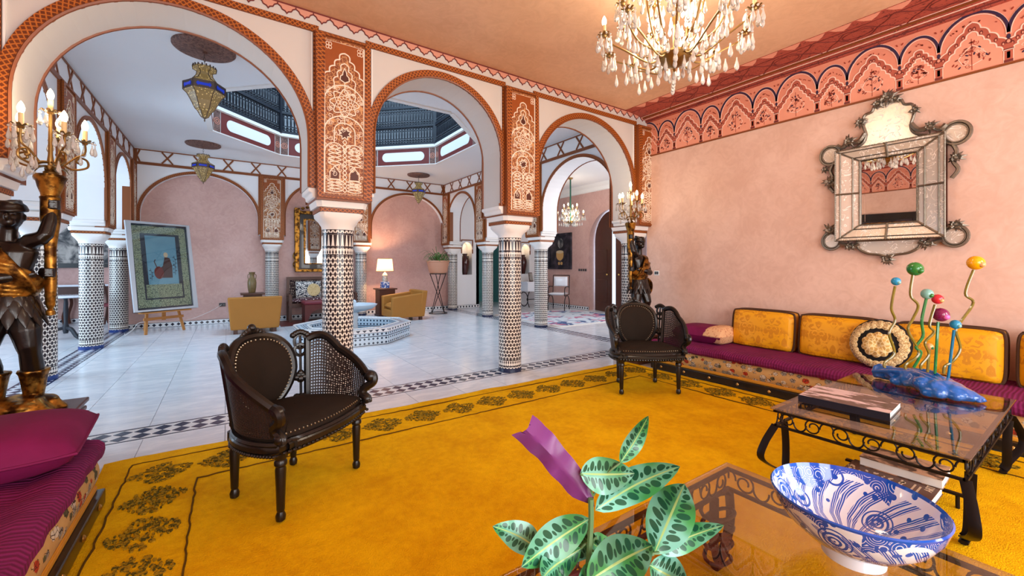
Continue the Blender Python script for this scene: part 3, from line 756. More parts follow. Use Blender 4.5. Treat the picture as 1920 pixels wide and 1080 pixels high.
# white piers with lit niches, teal passage between them
def niche_pier(nm, x0, x1, cx, rx, z0, z1):
    mb = MB(); y = 11.3; L, Rr = cx - rx, cx + rx; m = mpX(y)
    mb.prism([(x0, 0), (L, 0), (L, 3.7), (x0, 3.7)], m, -.35, 0).prism([(Rr, 0), (x1, 0), (x1, 3.7), (Rr, 3.7)], m, -.35, 0)
    mb.prism([(L, 0), (Rr, 0), (Rr, z0), (L, z0)], m, -.35, 0)
    A = arc(cx, z1 - .22, rx, .22, pi, 0, 14)
    for i in range(14): mb.prism([A[i], A[i + 1], (A[i + 1][0], 3.7), (A[i][0], 3.7)], m, -.35, 0)
    mb.prism([(L, z0), (Rr, z0), (Rr, 3.7), (L, 3.7)], m, -.35, -.30)
    o = struct(mb, nm, 'plaster_white', smooth=False)
    MB().ribbon([(L - .02, z1 - .35), (L - .02, z1 + .06), (Rr + .02, z1 + .06), (Rr + .02, z1 - .35)], .035, m, 0, .012).build('niche_frame', 'paint_brown', o, smooth=False)
    MB().ribbon(arc(cx, z1 - .22, rx + .008, .23, pi, 0, 16), .02, m, 0, .014).build('niche_arch', 'gypsum', o, smooth=False)
    l = bpy.data.lights.new('niche_spot', 'POINT'); l.energy = .9; l.color = (1, .66, .34); l.shadow_soft_size = .04
    q = bpy.data.objects.new('niche_spot', l); COL.objects.link(q); q.location = (cx, y + .12, z1 - .08)
niche_pier('wall_niche', 5.7, 6.5, 6.08, .17, 1.02, 2.02); niche_pier('wall_niche_second', 7.95, 8.7, 8.3, .17, 1.02, 2.02)
struct(MB().box(6.4, 8.1, 13.2, 13.3, 0, 3.7).box(6.4, 6.5, 11.3, 13.3, 0, 3.7).box(7.95, 8.05, 11.65, 13.3, 0, 3.7), 'wall_passage', 'teal_paint', smooth=False)
# arched entrance door, one leaf ajar
dr = thing('entrance_door', 'dark wooden arched entrance door standing ajar behind the candelabrum statue', 'door', (8.95, 7.85, 0))
lf = [(-.02, 0)] + [(-.02, 2.0)] + arc(-.85, 2.0, .83, .80, 0, pi / 2, 12)[1:] + [(-.85, 0)]
def leaf(sg, ang, hx):
    f = rotz(ang)
    m2 = lambda a, b, t: (f(t, sg * a, 0)[0], f(t, sg * a, 0)[1] + sg * .85, b)
    o = MB().prism(lf, m2, -.03, .03).build('door_leaf', 'wood_dark', dr, smooth=False)
    for z in (.25, 1.1):
        MB().prism([(-.68, z), (-.14, z), (-.14, z + .65), (-.68, z + .65)], m2, -.045, -.03).build('door_panel', 'wood_dark', o, bevel=.012)
    MB().ball(m2(-.72, 1.05, -.06), .03).build('door_knob', 'brass', o)
leaf(1, RD(-16), (0, 0)); leaf(-1, RD(5), (0, 0))
# ---- side aisle beyond the left arcade
aw = MB().box(-5, -4.9, 4.2, 6.2, 0, 3.8).box(-5, -4.9, 10.4, 13.5, 0, 3.8).box(-5, -4.9, 6.2, 10.4, 0, .6).box(-5, -4.9, 6.2, 10.4, 2.9, 3.8)
struct(aw, 'wall_aisle_outer', 'tadelakt_hall', smooth=False)
struct(MB().box(-5, -1.95, 13.4, 13.5, 0, 3.8), 'wall_aisle_end', 'tadelakt_hall', smooth=False)
struct(MB().box(-5, -1.8, 4.1, 4.2, 0, 3.8), 'wall_aisle_near', 'plaster_white', smooth=False)
skirting('baseboard_aisle', -4.9, -1.95, mpX(13.4))
wf = MB()
for y in (6.22, 7.6, 9.0, 10.38): wf.box(-4.98, -4.92, y - .03, y + .03, .6, 2.9)
for z in (.62, 1.8, 2.88): wf.box(-4.975, -4.925, 6.2, 10.4, z - .03, z + .03)
struct(wf, 'window_4', 'window_frame', smooth=False)
# ---- scalloped edge under the salon ceiling
sc_p = [(-.07, 0), (-.066, -.018), (-.045, -.03), (-.035, -.05), (-.012, -.058), (0, -.074), (.012, -.058), (.035, -.05), (.045, -.03), (.066, -.018), (.07, 0)]
tr = MB().ribbon([(XW, ZC - .006), (XE, ZC - .006)], .012, mA, 0, .012).build('trim_3', 'frieze_maroon', smooth=False); tr['kind'] = 'structure'
scm = MB().prism(sc_p, mpX(0), -.002, .008).mesh('scallop', 'scallop_paint', smooth=False)
sco = MB().ribbon([(a * 1.02, b * 1.04) for a, b in sc_p], .008, mpX(0), 0, .0095).mesh('scallop_outline', 'frieze_maroon', smooth=False)
for k in range(49):
    x = XW + .07 + k * .14
    o = link('scallop', scm, tr, loc=(x, YA, ZC - .008)); link('scallop_outline', sco, o)
# ---- painted frieze and cornice along the salon walls
def frieze(root, mp, s0, s1, first):
    wh, nv, rd, mr, sh, pk = MB(), MB(), MB(), MB(), MB(), MB()
    P = .672; k0 = math.floor((s0 - first) / P)
    rs = random.Random(5)
    def R(mb, p, w, t=.004):
        p = [q for q in p if s0 <= q[0] <= s1]
        if len(p) > 1: mb.ribbon(p, w, mp, 0, t)
    def dot(mb, a, b, ra, rb, an=0, t=.0042):
        if s0 + .02 < a < s1 - .02: mb.prism([(a + x * cos(an) - y * sin(an), b + x * sin(an) + y * cos(an)) for x, y in arc(0, 0, ra, rb, 0, 2 * pi, 7)[:-1]], mp, 0, t)
    Z = 2.975
    k = k0
    while first + k * P < s1 + P:
        a = first + k * P
        for (l, r_, zi, zo, zb) in ((a, a + .265, .245, .325, .44), (a + .265, a + P, .34, .42, .495)):
            c = (l + r_) / 2; e = .03
            # shaded band of little niches between two lobed outlines
            for sg, x in ((-1, l), (1, r_)):
                o = lob(x, Z + .155, c, Z + zo, 4, .014); i_ = lob(x - sg * e, Z + .10, c, Z + zi, 5, .013)
                R(wh, o, .009); R(wh, i_, .009)
                for q in range(5):
                    t = (q + .5) / 5; p0 = (x + (c - x) * t - sg * .008, Z + .135 + (zo - .17) * t)
                    dot(mr, p0[0], p0[1], .011, .018, 0); dot(pk, p0[0], p0[1] - .004, .005, .010, 0, .0046)
            if s0 < l and r_ < s1:
                pin = lob(l + e, Z + .10, c, Z + zi, 5, .013); pin2 = lob(r_ - e, Z + .10, c, Z + zi, 5, .013)
                pout = lob(l, Z + .155, c, Z + zo, 4, .014); pout2 = lob(r_, Z + .155, c, Z + zo, 4, .014)
                sh.prism(pin + pout[::-1], mp, 0, .0022); sh.prism(pin2 + pout2[::-1], mp, 0, .0022)
                pk.prism([(l + e, Z)] + pin + pin2[::-1] + [(r_ - e, Z)], mp, 0, .0021)
            # blue round arch
            A = arc(c, Z + .245, (r_ - l) / 2, zb - .245, pi, 0, 26)
            R(nv, A, .020, .005); R(wh, [(p, q - .014) for p, q in arc(c, Z + .245, (r_ - l) / 2 - .012, zb - .25, pi, 0, 26)], .005); R(wh, arc(c, Z + .25, (r_ - l) / 2 + .008, zb - .238, pi * .96, pi * .04, 26), .005)
            # tree inside
            H_ = zi - .06
            R(rd, [(c, Z + .01), (c + .004, Z + H_)], .004)
            hh = H_ * .62
            R(wh, [(c + sg * x * (r_ - l), Z + .05 + y * hh) for sg in (-1,) for x, y in ((0, 0), (.14, .15), (.20, .45), (.12, .75), (0, 1))], .005)
            R(wh, [(c + x * (r_ - l), Z + .05 + y * hh) for x, y in ((0, 0), (.14, .15), (.20, .45), (.12, .75), (0, 1))], .005)
            for q in range(26):
                t = rs.uniform(.05, .8); x = rs.uniform(-.36, .36) * (1 - t) * (r_ - l)
                dot(rs.choice((rd, rd, mr, nv)), c + x, Z + .03 + t * H_, .013, .006, rs.uniform(0, 3))
            for q in range(9):            # vine curls
                t = rs.uniform(.08, .75); cx_ = c + rs.uniform(-.30, .30) * (1 - t) * (r_ - l) * 1.2; cz_ = Z + .03 + t * H_; r0 = rs.uniform(.012, .022); a0 = rs.uniform(0, 6)
                R(rd if q % 3 else wh, [(cx_ + r0 * (1 - .7 * w_) * cos(a0 + 7 * w_), cz_ + r0 * (1 - .7 * w_) * sin(a0 + 7 * w_)) for w_ in [i / 9 for i in range(10)]], .003)
            for q in range(12):
                t = rs.uniform(-.36, .36); dot(rd, c + t * (r_ - l), Z + zb - .06 - abs(t) * .22, .008, .004, rs.uniform(0, 3))
        for x in (a, a + .265):
            for (w1, z0, z1, mb) in ((.05, 0, .02, mr), (.034, .02, .095, sh), (.018, .03, .085, mr), (.058, .095, .112, mr), (.05, .112, .15, sh)):
                if s0 + .03 < x < s1 - .03: mb.prism([(x - w1 / 2, Z + z0), (x + w1 / 2, Z + z0), (x + w1 / 2, Z + z1), (x - w1 / 2, Z + z1)], mp, 0, .0048)
            R(wh, [(x - .03, Z + .10), (x + .03, Z + .10)], .006, .005); R(wh, [(x - .026, Z), (x - .026, Z + .10)], .005); R(wh, [(x + .026, Z), (x + .026, Z + .10)], .005)
            dot(nv, x, Z + .21, .012, .022); dot(mr, x, Z + .172, .02, .022); dot(pk, x, Z + .17, .010, .014, 0, .005)
            for q in (-1, 1): dot(nv, x + q * .05, Z + .40, .022, .008, q * .6); dot(rd, x + q * .02, Z + .43, .012, .006, q)
        k += 1
    L = int((s1 - s0) / .05)
    R(wh, [(s0, Z + .508), (s1, Z + .508)], .008)
    for q in range(L): mr.prism([(s0 + q * .05, Z + .518), (s0 + q * .05 + .03, Z + .518), (s0 + q * .05 + .03, Z + .528), (s0 + q * .05, Z + .528)], mp, 0, .004)
    for nm, mb, m in (('painted_outline', wh, 'frieze_white'), ('painted_arch', nv, 'frieze_navy'), ('painted_flower', rd, 'frieze_red'), ('painted_pillar', mr, 'frieze_maroon'), ('painted_niche', sh, 'frieze_shade'), ('painted_field', pk, 'frieze_pink')):
        mb.build(nm, m, root, smooth=False)
def salon_frieze(nm, mp, x, sg, full=True):
    s0, s1 = -2.6, YA
    r = MB().prism([(s0, 2.965), (s1, 2.965), (s1, 3.52), (s0, 3.52)], mp, -.005, .001).build(nm, 'frieze_salmon', smooth=False); r['kind'] = 'structure'
    frieze(r, lambda a, b, t: mp(a, b, t + .001), s0, s1, 3.605)
    prf = [(x, 3.47), (x - sg * .03, 3.475), (x - sg * .035, 3.50), (x - sg * .10, 3.515), (x - sg * .11, 3.532), (x - sg * .5, 3.566), (x - sg * .5, 3.60), (x, 3.60)]
    MB().prism(prf, lambda a, b, t: (a, t, b), s0, s1).build('cornice', 'cornice_paint', r, smooth=False)
    for dx, z, w_, m in ((.03, 3.488, .012, 'frieze_maroon'), (.105, 3.524, .016, 'paint_brown'), (.07, 3.508, .006, 'frieze_white'), (.13, 3.534, .006, 'frieze_white')):
        MB().box(x - sg * (dx + .008), x - sg * (dx - .004), s0, s1, z - w_ / 2, z + w_ / 2).build('cornice_line', m, r, smooth=False)
    MB().box(x - sg * .014, x, s0, s1, 2.95, 2.968).build('frieze_moulding', 'paint_brown', r, bevel=.004)
    # running scallops at the ceiling edge and knotwork on the slope
    sl = lambda u, y, t: (x - sg * (.11 + u * .39), y, 3.532 + u * .034 - t)
    kn, sca = MB(), MB()
    for q in range(int((s1 - s0) / .21)):
        y = s0 + .105 + q * .21
        sca.add([sl(*p) for p in [(1, y - .09, .002), (1, y + .09, .002), (.86, y + .05, .002), (.76, y, .002), (.86, y - .05, .002)]], [(0, 1, 2, 3, 4)])
    for q in range(int((s1 - s0) / .62)):
        y = s0 + .31 + q * .62; m2 = lambda a, b, t: sl(b, a, t + .001)
        for ph in (0, 1):
            kn.ribbon([(y + (t - .5) * .62, .38 + .26 * cos(t * 2 * pi + ph * pi) * (1 + .3 * cos(t * 6 * pi))) for t in [i / 28 for i in range(29)]], .010, m2, 0, .003)
        kn.ribbon(arc(y, .38, .12, .16, 0, 2 * pi, 14)[:-1], .008, m2, 0, .003, True)
    for u in (.05, .70): kn.ribbon([(s0, u), (s1, u)], .012, lambda a, b, t: sl(b, a, t + .001), 0, .003)
    sca.build('cornice_scallop', 'frieze_pink', r, smooth=False); kn.build('cornice_knotwork', 'frieze_maroon', r, smooth=False)
    return r
salon_frieze('trim_4', mpB(XE), XE, 1); salon_frieze('trim_5', mpC(XW), XW, -1)
# ================================================================ SALON FURNISHINGS
CF, CR, CU = Vector((sin(RD(34.45)), cos(RD(34.45)), 0)), Vector((cos(RD(34.45)), -sin(RD(34.45)), 0)), Vector((0, 0, 1))
def at(u, v, d): return Vector((0, 0, 1.3)) + CF * d + CR * ((u - 960) / 780 * d) + CU * ((498 - v) / 780 * d)   # photo pixel at an estimated distance
# ---- yellow rug
rug = thing('rug', 'thick yellow wool rug with dark olive medallion border under the cane chairs', 'rug', (1.9, 1.1, .001))
rs = random.Random(2)
def rg(u, v):
    x = -.65 + 5.035 * u + .006 * sin(v * 60) * (u in (0, 1)); y = -1.5 + 5.2 * v + (.008 * sin(u * 47) + .006 * sin(u * 90)) * (v == 1)
    return (x - 1.9, y - 1.1, .018 + .003 * sin(x * 5.1) * cos(y * 4.3))
mb = MB().grid(rg, 60, 60); mb.grid(lambda u, v: tuple(Vector(rg(u, v)) * 1 + Vector((0, 0, -.5)))[:2] + (0,), 60, 60)
for k in range(60):
    for e in ((lambda t: (t, 1)), (lambda t: (t, 0)), (lambda t: (0, t)), (lambda t: (1, t))):
        a, b = rg(*e(k / 60)), rg(*e((k + 1) / 60)); mb.add([a, b, (b[0], b[1], 0), (a[0], a[1], 0)], [(0, 1, 2, 3)])
mb.build('pile', 'rug_yellow', rug)
def rline(pts):
    p = []
    for a, b in zip(pts, pts[1:]):
        n = int((Vector(b) - Vector(a)).length / .05)
        p += [(a[0] + (b[0] - a[0]) * i / n - 1.9 + rs.uniform(-.006, .006), a[1] + (b[1] - a[1]) * i / n - 1.1 + rs.uniform(-.006, .006)) for i in range(n)]
    MB().ribbon(p, .008, flat, .012, .0235).build('border_line', 'rug_line', rug, smooth=False)
rline([(-.5, -1.35), (-.5, 3.57), (4.27, 3.57), (4.27, -1.35)]); rline([(-.15, -1.1), (-.15, 3.14), (3.95, 3.14), (3.95, -1.1)])
def motif(seed):
    r = random.Random(seed); mb = MB()
    for k in range(330):
        x = r.uniform(-1, 1); y = r.uniform(-1, 1)
        if abs(x) + abs(y) > 1.12 or abs(x) + abs(y) < .16: continue
        a = r.uniform(0, pi); s = r.uniform(.005, .012)
        X0, Y0 = x * .16, y * .145
        mb.prism([(X0 + s * 1.5 * cos(a + t) * (1 if i % 2 else .7), Y0 + s * .8 * sin(a + t)) for i, t in enumerate([j * 2 * pi / 6 for j in range(6)])], flat, .012, .0235 + .002 * r.random())
    return mb.mesh('medallion', 'rug_motif', smooth=False)
mots = [motif(i) for i in range(3)]
for k in range(14): link('medallion', mots[k % 3], rug, loc=(-.33 + k * .343 - 1.9, 3.35 - 1.1, 0))
for k in range(1, 13):
    for x in (-.33, 4.12): link('medallion', mots[(k + 1) % 3], rug, loc=(x - 1.9, 3.35 - k * .355 - 1.1, 0), rot=(0, 0, pi / 2))
# ---- cane tub chairs
def make_chair(label):
    t = thing('cane_chair', label, 'chair')
    def bp(a, h, k=0):
        s = 1 + .16 * h / .45 + k
        return (.345 * s * cos(a), -.10 + .36 * s * sin(a), .40 + h * .91)
    rim = [bp(-.32 + (pi + .64) * i / 44, 0) for i in range(45)]
    fx, fy = rim[0][0], rim[0][1]
    rim += [(fx * (1 - 2 * i / 14), fy - .055 * sin(pi * i / 14), .40) for i in range(15)][1:-1]
    cz = lambda p, z: [(x, y, z) for x, y, _ in p]
    MB().tube(cz(rim, .375), (.03, .028), 8, True, flat=(0, 0, 1)).build('seat_rail', 'ebony', t)
    MB().tube([(x * 1.03, y * 1.03, .40) for x, y, _ in rim], .014, 6, True).tube([(x * 1.02, y * 1.02, .345) for x, y, _ in rim], .010, 6, True).build('rail_moulding', 'ebony', t)
    bd = MB()
    for i in range(0, len(rim)):
        a, b = Vector(rim[i]), Vector(rim[(i + 1) % len(rim)])
        for q in (0, .5): p = a.lerp(b, q); bd.ball((p.x * 1.075, p.y * 1.075, .352), .010, 6, 4)
    bd.build('rail_beading', 'ebony', t, kind='stuff')
    nm = len(rim)
    cu = MB(); rings = [(.97, .39), (.97, .425), (.9, .45), (.7, .468), (.4, .476), (.02, .478)]
    for s, z in rings: cu.v += [(x * s, y * s, z) for x, y, _ in rim]
    cu.f += [(j * nm + i, j * nm + (i + 1) % nm, (j + 1) * nm + (i + 1) % nm, (j + 1) * nm + i) for j in range(5) for i in range(nm)]
    cu.f.append(tuple(range(5 * nm, 6 * nm)))
    cu.build('seat_cushion', 'velvet_brown', t)
    nl = MB()
    for i in range(len(rim)):
        a, b = Vector(rim[i]), Vector(rim[(i + 1) % len(rim)])
        for q in (0, .5): p = a.lerp(b, q); nl.ball((p.x * .955, p.y * .955, .432), .006, 5, 4)
    nl.build('seat_nails', 'nail_pewter', t, kind='stuff')
    # central upholstered medallion
    def mo(th, k=1):                    # outline in (angle, height)
        s = sin(th); c = cos(th); w = .60 * (1 - .18 * max(0, -s)) ; return (pi / 2 + w * k * c * (abs(c) ** -.18 if abs(c) > .02 else 1), .245 + .245 * k * s * (abs(s) ** -.12 if abs(s) > .02 else 1))
    n = 48; o = [mo(2 * pi * i / n) for i in range(n)]
    MB().tube([bp(a, h) for a, h in o], (.026, .022), 8, True).build('back_frame', 'ebony', t)
    MB().tube([bp(a, h, .04) for a, h in o], .010, 6, True).build('back_moulding', 'ebony', t)
    pn = MB()
    for k, d in ((.96, -.02), (.94, -.05), (.8, -.09), (.5, -.12), (.02, -.13)): pn.v += [bp(*mo(2 * pi * i / n, k), d) for i in range(n)]
    pn.f += [(j * n + i, j * n + (i + 1) % n, (j + 1) * n + (i + 1) % n, (j + 1) * n + i) for j in range(4) for i in range(n)]; pn.f.append(tuple(range(4 * n, 5 * n)))
    pn.build('back_pad', 'velvet_brown', t)
    pb = MB()
    for k, d in ((.96, .02), (.7, .035), (.02, .045)): pb.v += [bp(*mo(2 * pi * i / n, k), d) for i in range(n)]
    pb.f += [(j * n + i, j * n + (i + 1) % n, (j + 1) * n + (i + 1) % n, (j + 1) * n + i) for j in range(2) for i in range(n)]; pb.f.append(tuple(range(2 * n, 3 * n)))
    pb.build('back_panel', 'leather_black', t)
    nl = MB()
    for i in range(64): nl.ball(bp(*mo(2 * pi * i / 64, .92), -.055), .0065, 5, 4)
    nl.build('back_nails', 'nail_pewter', t, kind='stuff')
    cr = MB()
    for q in range(9): cr.ball(bp(pi / 2 + (q - 4) * .045, .505 + .03 * cos((q - 4) * .4)), .02 - .0014 * abs(q - 4), 7, 5, (1, .7, 1.1))
    cr.ball(bp(pi / 2, .55), .024, 8, 6); cr.build('crest_carving', 'ebony', t)
    # cane wings with arms
    for sg in (1, -1):
        A = lambda u: pi / 2 + sg * (-.80 - u * (pi / 2 + .32 - .80))       # u = 0 at the openwork, 1 at the arm front
        top = lambda u: .20 + .235 * (1 - u ** 1.5) + .045 * sin(pi * min(1, u * 2.2)) * (u < .46) if u < 1 else .20
        cn = MB().grid(lambda u, v: bp(A(u), .03 + v * (top(u) - .04)), 52, 40, skip=lambda i, j: (i % 2 == 1 and j % 2 == 1))
        cn.build('cane_panel', 'cane_dark', t, solid=.003, smooth=False, recalc=False)
        MB().tube([bp(A(0), .0 + .44 * i / 10, .0) for i in range(11)], (.02, .018), 6).build('wing_post', 'ebony', t)
        MB().tube([bp(A(i / 24), top(i / 24)) for i in range(25)], (.026, .022), 8).build('arm_rail', 'ebony', t)
        e = bp(A(1), top(1)); f = bp(A(1), 0)
        MB().tube(spline([e, (e[0] + sg * .01, e[1] - .045, e[2] - .01), (e[0] + sg * .005, e[1] - .05, e[2] - .05), (e[0] - sg * .012, e[1] + .0, e[2] - .09), (f[0], f[1] + .0, .46), (f[0] + sg * .0, f[1] - .035, .435), (f[0], f[1] - .04, .41)], 5), (.027, .024), 8).build('arm_post', 'ebony', t)
        MB().ball((e[0], e[1] - .03, e[2] - .015), .036, 10, 8, (.9, 1, 1)).build('arm_scroll', 'ebony', t); MB().ball((f[0], f[1] - .03, .43), .034, 10, 8, (.9, 1, .9)).build('foot_scroll', 'ebony', t)
        ow = MB(); a1, a2 = pi / 2 - sg * .60, A(0)
        for c, rr in ((.42, .05), (.36, .04)): ow.tube([bp(a1 + (a2 - a1) * (.5 + .42 * cos(q)), c + rr * sin(q)) for q in [2 * pi * i / 14 for i in range(14)]], .011, 5, True)
        for q in range(7): ow.ball(bp(a1 + (a2 - a1) * q / 6, .465 + .02 * sin(pi * q / 6)), .020, 7, 5)
        for q in range(5): ow.ball(bp(a1 + (a2 - a1) * (.2 + .15 * q), .20 - .015 * abs(q - 2)), .022, 7, 5)
        ow.ball(bp((a1 + a2) / 2, .16), .026, 7, 5)
        for q in range(3): ow.ball(bp(a1 + (a2 - a1) * (q + .5) / 3, .035), .026, 7, 5)
        ow.tube([bp((a1 + a2) / 2, h) for h in (.0, .1, .2, .3, .4, .47)], .009, 5); ow.build('ribbon_carving', 'ebony', t)
        for (lx, ly) in ((.285, -.20), (.20, .215)):
            pr = [(.012, 0), (.022, .008), (.024, .03), (.016, .05), (.019, .06), (.022, .16), (.026, .26), (.022, .275), (.03, .285), (.03, .30), (.024, .31), (.034, .325), (.034, .37)]
            MB().lathe(pr, 20, (sg * lx, ly, 0), star=lambda a, z: 1 - (.08 * (cos(a * 10) < 0) if .06 < z < .265 else 0)).build('leg', 'ebony', t)
    return t
c1 = make_chair('dark caned tub chair on the yellow rug with its back to the fountain')
c1.location = (.326, 2.70, .0235); c1.rotation_euler = (0, 0, RD(37.7))
c2 = dup(c1, (3.58, 2.80, .0235), -RD(33.5), 'dark caned tub chair standing next to the purple and gold wall sofa')
# ---- pillows
def pillow(mb, w, h, t, n=14, p=.5, tf=None, sq=0.0):
    for sg in (1, -1):
        def f(u, v):
            a, b = 2 * u - 1, 2 * v - 1
            q = max(0, (1 - a ** 4) * (1 - b ** 4)) ** p
            k = 1 - sq * (a * a * (1 - b * b)) ; k2 = 1 - sq * (b * b * (1 - a * a))
            x, y, z = a * w / 2 * k2, b * h / 2 * k, sg * t / 2 * q
            return tf(x, y, z) if tf else (x, y, z)
        mb.grid(f, n, n)
    return mb
def edge(w, h, tf, n=12, sq=0, k=1.0):
    o = []
    for (a0, b0, a1, b1) in ((-1, -1, 1, -1), (1, -1, 1, 1), (1, 1, -1, 1), (-1, 1, -1, -1)):
        for i in range(n):
            a, b = a0 + (a1 - a0) * i / n, b0 + (b1 - b0) * i / n
            o.append(tf(a * w / 2 * (1 - sq * (b * b * (1 - a * a))) * k, b * h / 2 * (1 - sq * (a * a * (1 - b * b))) * k, 0))
    return o
# ---- wall sofas (two Moroccan banquettes facing each other)
def sofa(label, x_f, x_b, y0, y1, sg):
    """front edge x_f, wall side x_b, sg = +1 when the wall lies at larger x"""
    t = thing('banquette_sofa', label, 'sofa', ((x_f + x_b) / 2, (y0 + y1) / 2, 0))
    ox, oy = (x_f + x_b) / 2, (y0 + y1) / 2; tf = lambda x, y, z: (x - ox, y - oy, z)
    lo, hi = min(x_f, x_b), max(x_f, x_b)
    MB().box(lo - (.03 if sg > 0 else 0), hi + (.03 if sg < 0 else 0), y0, y1, .02, .10, tf).build('plinth', 'black_lacquer', t, bevel=.006)
    MB().box(lo, hi, y0 + .01, y1 - .01, .10, .125, tf).build('plinth_moulding', 'gold_rep', t, bevel=.005)
    st = MB()
    n = 16 if y1 - y0 > 4 else 8
    me = MB().lathe([(.016, 0), (.013, .006), (.005, .010), (.0001, .011)], 10, star=lambda a, z: 1 + .12 * cos(6 * a)).mesh('stud', 'brass')
    for k in range(n): link('stud', me, t, loc=(x_f - sg * .033 - ox, y0 + (k + .5) * (y1 - y0) / n - oy, .06), rot=(0, -sg * pi / 2, 0))
    def fr(u, v):
        y = y0 + .015 + (y1 - y0 - .03) * u; z = .125 + .155 * v
        return tf(x_f + sg * (.012 - .022 * sin(pi * v)), y, z)
    bs = MB().box(x_f + sg * .02, x_b, y0 + .02, y1 - .02, .12, .285, tf); bs.grid(fr, 60, 6)
    bs.build('base_cushion', 'floral_tapestry', t)
    MB().tube([fr(0, 0), fr(1, 0)], .007, 5).build('base_piping', 'gold_rep', t)
    # corded velvet mattress with rolled front
    pf = [(.03, .275), (-.012, .282), (-.03, .305), (-.028, .335), (-.005, .36), (.05, .372), (.10, .362), (.14, .352), (.20, .362), (.5, .366), (abs(x_b - x_f), .36), (abs(x_b - x_f), .28)]
    ns = 90; mm = MB(); k = len(pf)
    for i in range(ns + 1):
        y = y0 - .01 + (y1 - y0 + .02) * i / ns; e = 1 if 2 < i < ns - 2 else .96
        wv = .004 * sin(i * .7) + .004 * sin(i * 1.9)
        mm.v += [tf(x_f + sg * (a + (wv * .5 if a < .1 else 0)), y, .28 + (b - .28) * e + (wv if .3 < b and a < .3 else wv * .3)) for a, b in pf]
    mm.f += [(i * k + j, i * k + (j + 1) % k, (i + 1) * k + (j + 1) % k, (i + 1) * k + j) for i in range(ns) for j in range(k)] + [tuple(range(k)), tuple(ns * k + j for j in range(k))]
    mm.build('mattress', 'velvet_corded', t)
    for y in (y0 + .15, y1 - .15):
        for x in (lo + .08, hi - .08): MB().box(x - .04, x + .04, y - .04, y + .04, 0, .025, tf).build('foot', 'black_lacquer', t, smooth=False)
    return t
sofa('long purple velvet banquette with floral tapestry base under the ornate wall mirror', 4.43, 5.29, -1.6, 3.33, 1)
sofa('purple velvet banquette with floral tapestry base along the wall of the dark painting', -.57, -1.59, -1.6, 3.10, -1)
def back_cushion(y0, y1, label, zt=.785):
    w, h = y1 - y0, zt - .355
    t = thing('back_cushion', label, 'cushion', (5.10, (y0 + y1) / 2, .355 + h / 2), 0, 'gold damask back cushions on the wall sofa')
    lean = .13
    tf = lambda x, y, z: (z + y * lean + .0, x, y)
    m = MB()
    rnd = lambda x, y: (x * (1 - .05 * (abs(x) / (w / 2) * abs(y) / (h / 2)) ** 5), y * (1 - .07 * (abs(x) / (w / 2) * abs(y) / (h / 2)) ** 5))
    pillow(m, w * .98, h * .98, .15, 18, .34, lambda x, y, z: tf(*rnd(x, y), z - .05 + .006 * sin(x * 31) * (y < -h * .3)))
    m.build('face', 'damask_gold', t)
    b = MB(); ed = edge(w, h, lambda x, y, z: (x, y), 20)
    rr = []
    for a, c in ed:
        rr.append(rnd(a, c))
    nn = len(rr); b.v += [tf(a, c, -.05) for a, c in rr] + [tf(a, c, .05) for a, c in rr]
    b.f += [(i, (i + 1) % nn, nn + (i + 1) % nn, nn + i) for i in range(nn)] + [tuple(range(nn, 2 * nn))]
    b.build('boxing', 'gold_rep', t)
    for z in (-.05, .05): MB().tube([tf(a, c, z) for a, c in rr], .011, 6, True).build('piping', 'braid_dark', t)
    return t
back_cushion(1.975, 2.64, 'gold damask back cushion on the wall sofa beside the purple pillow')
back_cushion(1.28, 1.93, 'gold damask back cushion half hidden behind the round lace cushion')
back_cushion(.50, 1.16, 'gold damask back cushion behind the coloured glass sculpture')
back_cushion(-.22, .44, 'gold damask back cushion farthest along the wall sofa from the cane chair')
rc = thing('round_cushion', 'round black cushion covered with cream crochet lace leaning on gold cushions', 'cushion', (4.93, 1.235, .585))
ft = lambda x, y, z: (z + y * .3, x, y * .97)
def disc(mb, r, t, n=40, tf=ft, off=0):
    m = MB(); m.lathe([(.0001, -t / 2), (r * .5, -t / 2 * .93), (r * .8, -t / 2 * .7), (r * .95, -t / 2 * .35), (r, 0), (r * .95, t / 2 * .35), (r * .8, t / 2 * .7), (.0001, t / 2)], n)
    mb.add([tf(x, y, z + off) for x, y, z in m.v], m.f); return mb
disc(MB(), .225, .14).build('cushion_body', 'black_cloth', rc)
def ringlace(r0, r1, n, amp, z, m, nm, tfz):
    mb = MB(); N = n * 8
    for i in range(N):
        a = 2 * pi * i / N
        for r in ((r0 - amp * abs(sin(a * n / 2))) if r0 else .0005, r1 + amp * abs(sin(a * n / 2))):
            mb.v.append(ft(r * cos(a), r * sin(a), tfz(r) - .004))
    mb.f += [(2 * i, 2 * ((i + 1) % N), 2 * ((i + 1) % N) + 1, 2 * i + 1) for i in range(N)]
    mb.build(nm, m, rc, solid=.004)
def tz(r):
    K = [(0, .07), (.1125, .0651), (.18, .049), (.21375, .0245), (.225, 0), (.3, 0)]
    for (a, p), (b, q) in zip(K, K[1:]):
        if a <= r <= b: return -(p + (q - p) * (r - a) / (b - a)) - .007
ringlace(.152, .208, 22, .008, 0, 'lace', 'lace_border', tz); ringlace(.0, .102, 10, .014, 0, 'lace_gold', 'lace_centre', lambda r: tz(r) - .001)
fl_ = MB()
for q in range(30): a = 2 * pi * q / 30; fl_.tube([ft(.20 * cos(a), .20 * sin(a), tz(.2) - .003), ft(.222 * cos(a + .04), .222 * sin(a + .04), -.005)], .004, 4)
fl_.build('fringe', 'black_cloth', rc)
pb = thing('purple_pillow', 'purple velvet pillow with pink brocade end lying by the sofa end behind the cane chair', 'pillow', (4.93, 2.93, .455))
pf_ = lambda x, y, z: (y, x, z + abs(x) * .0)
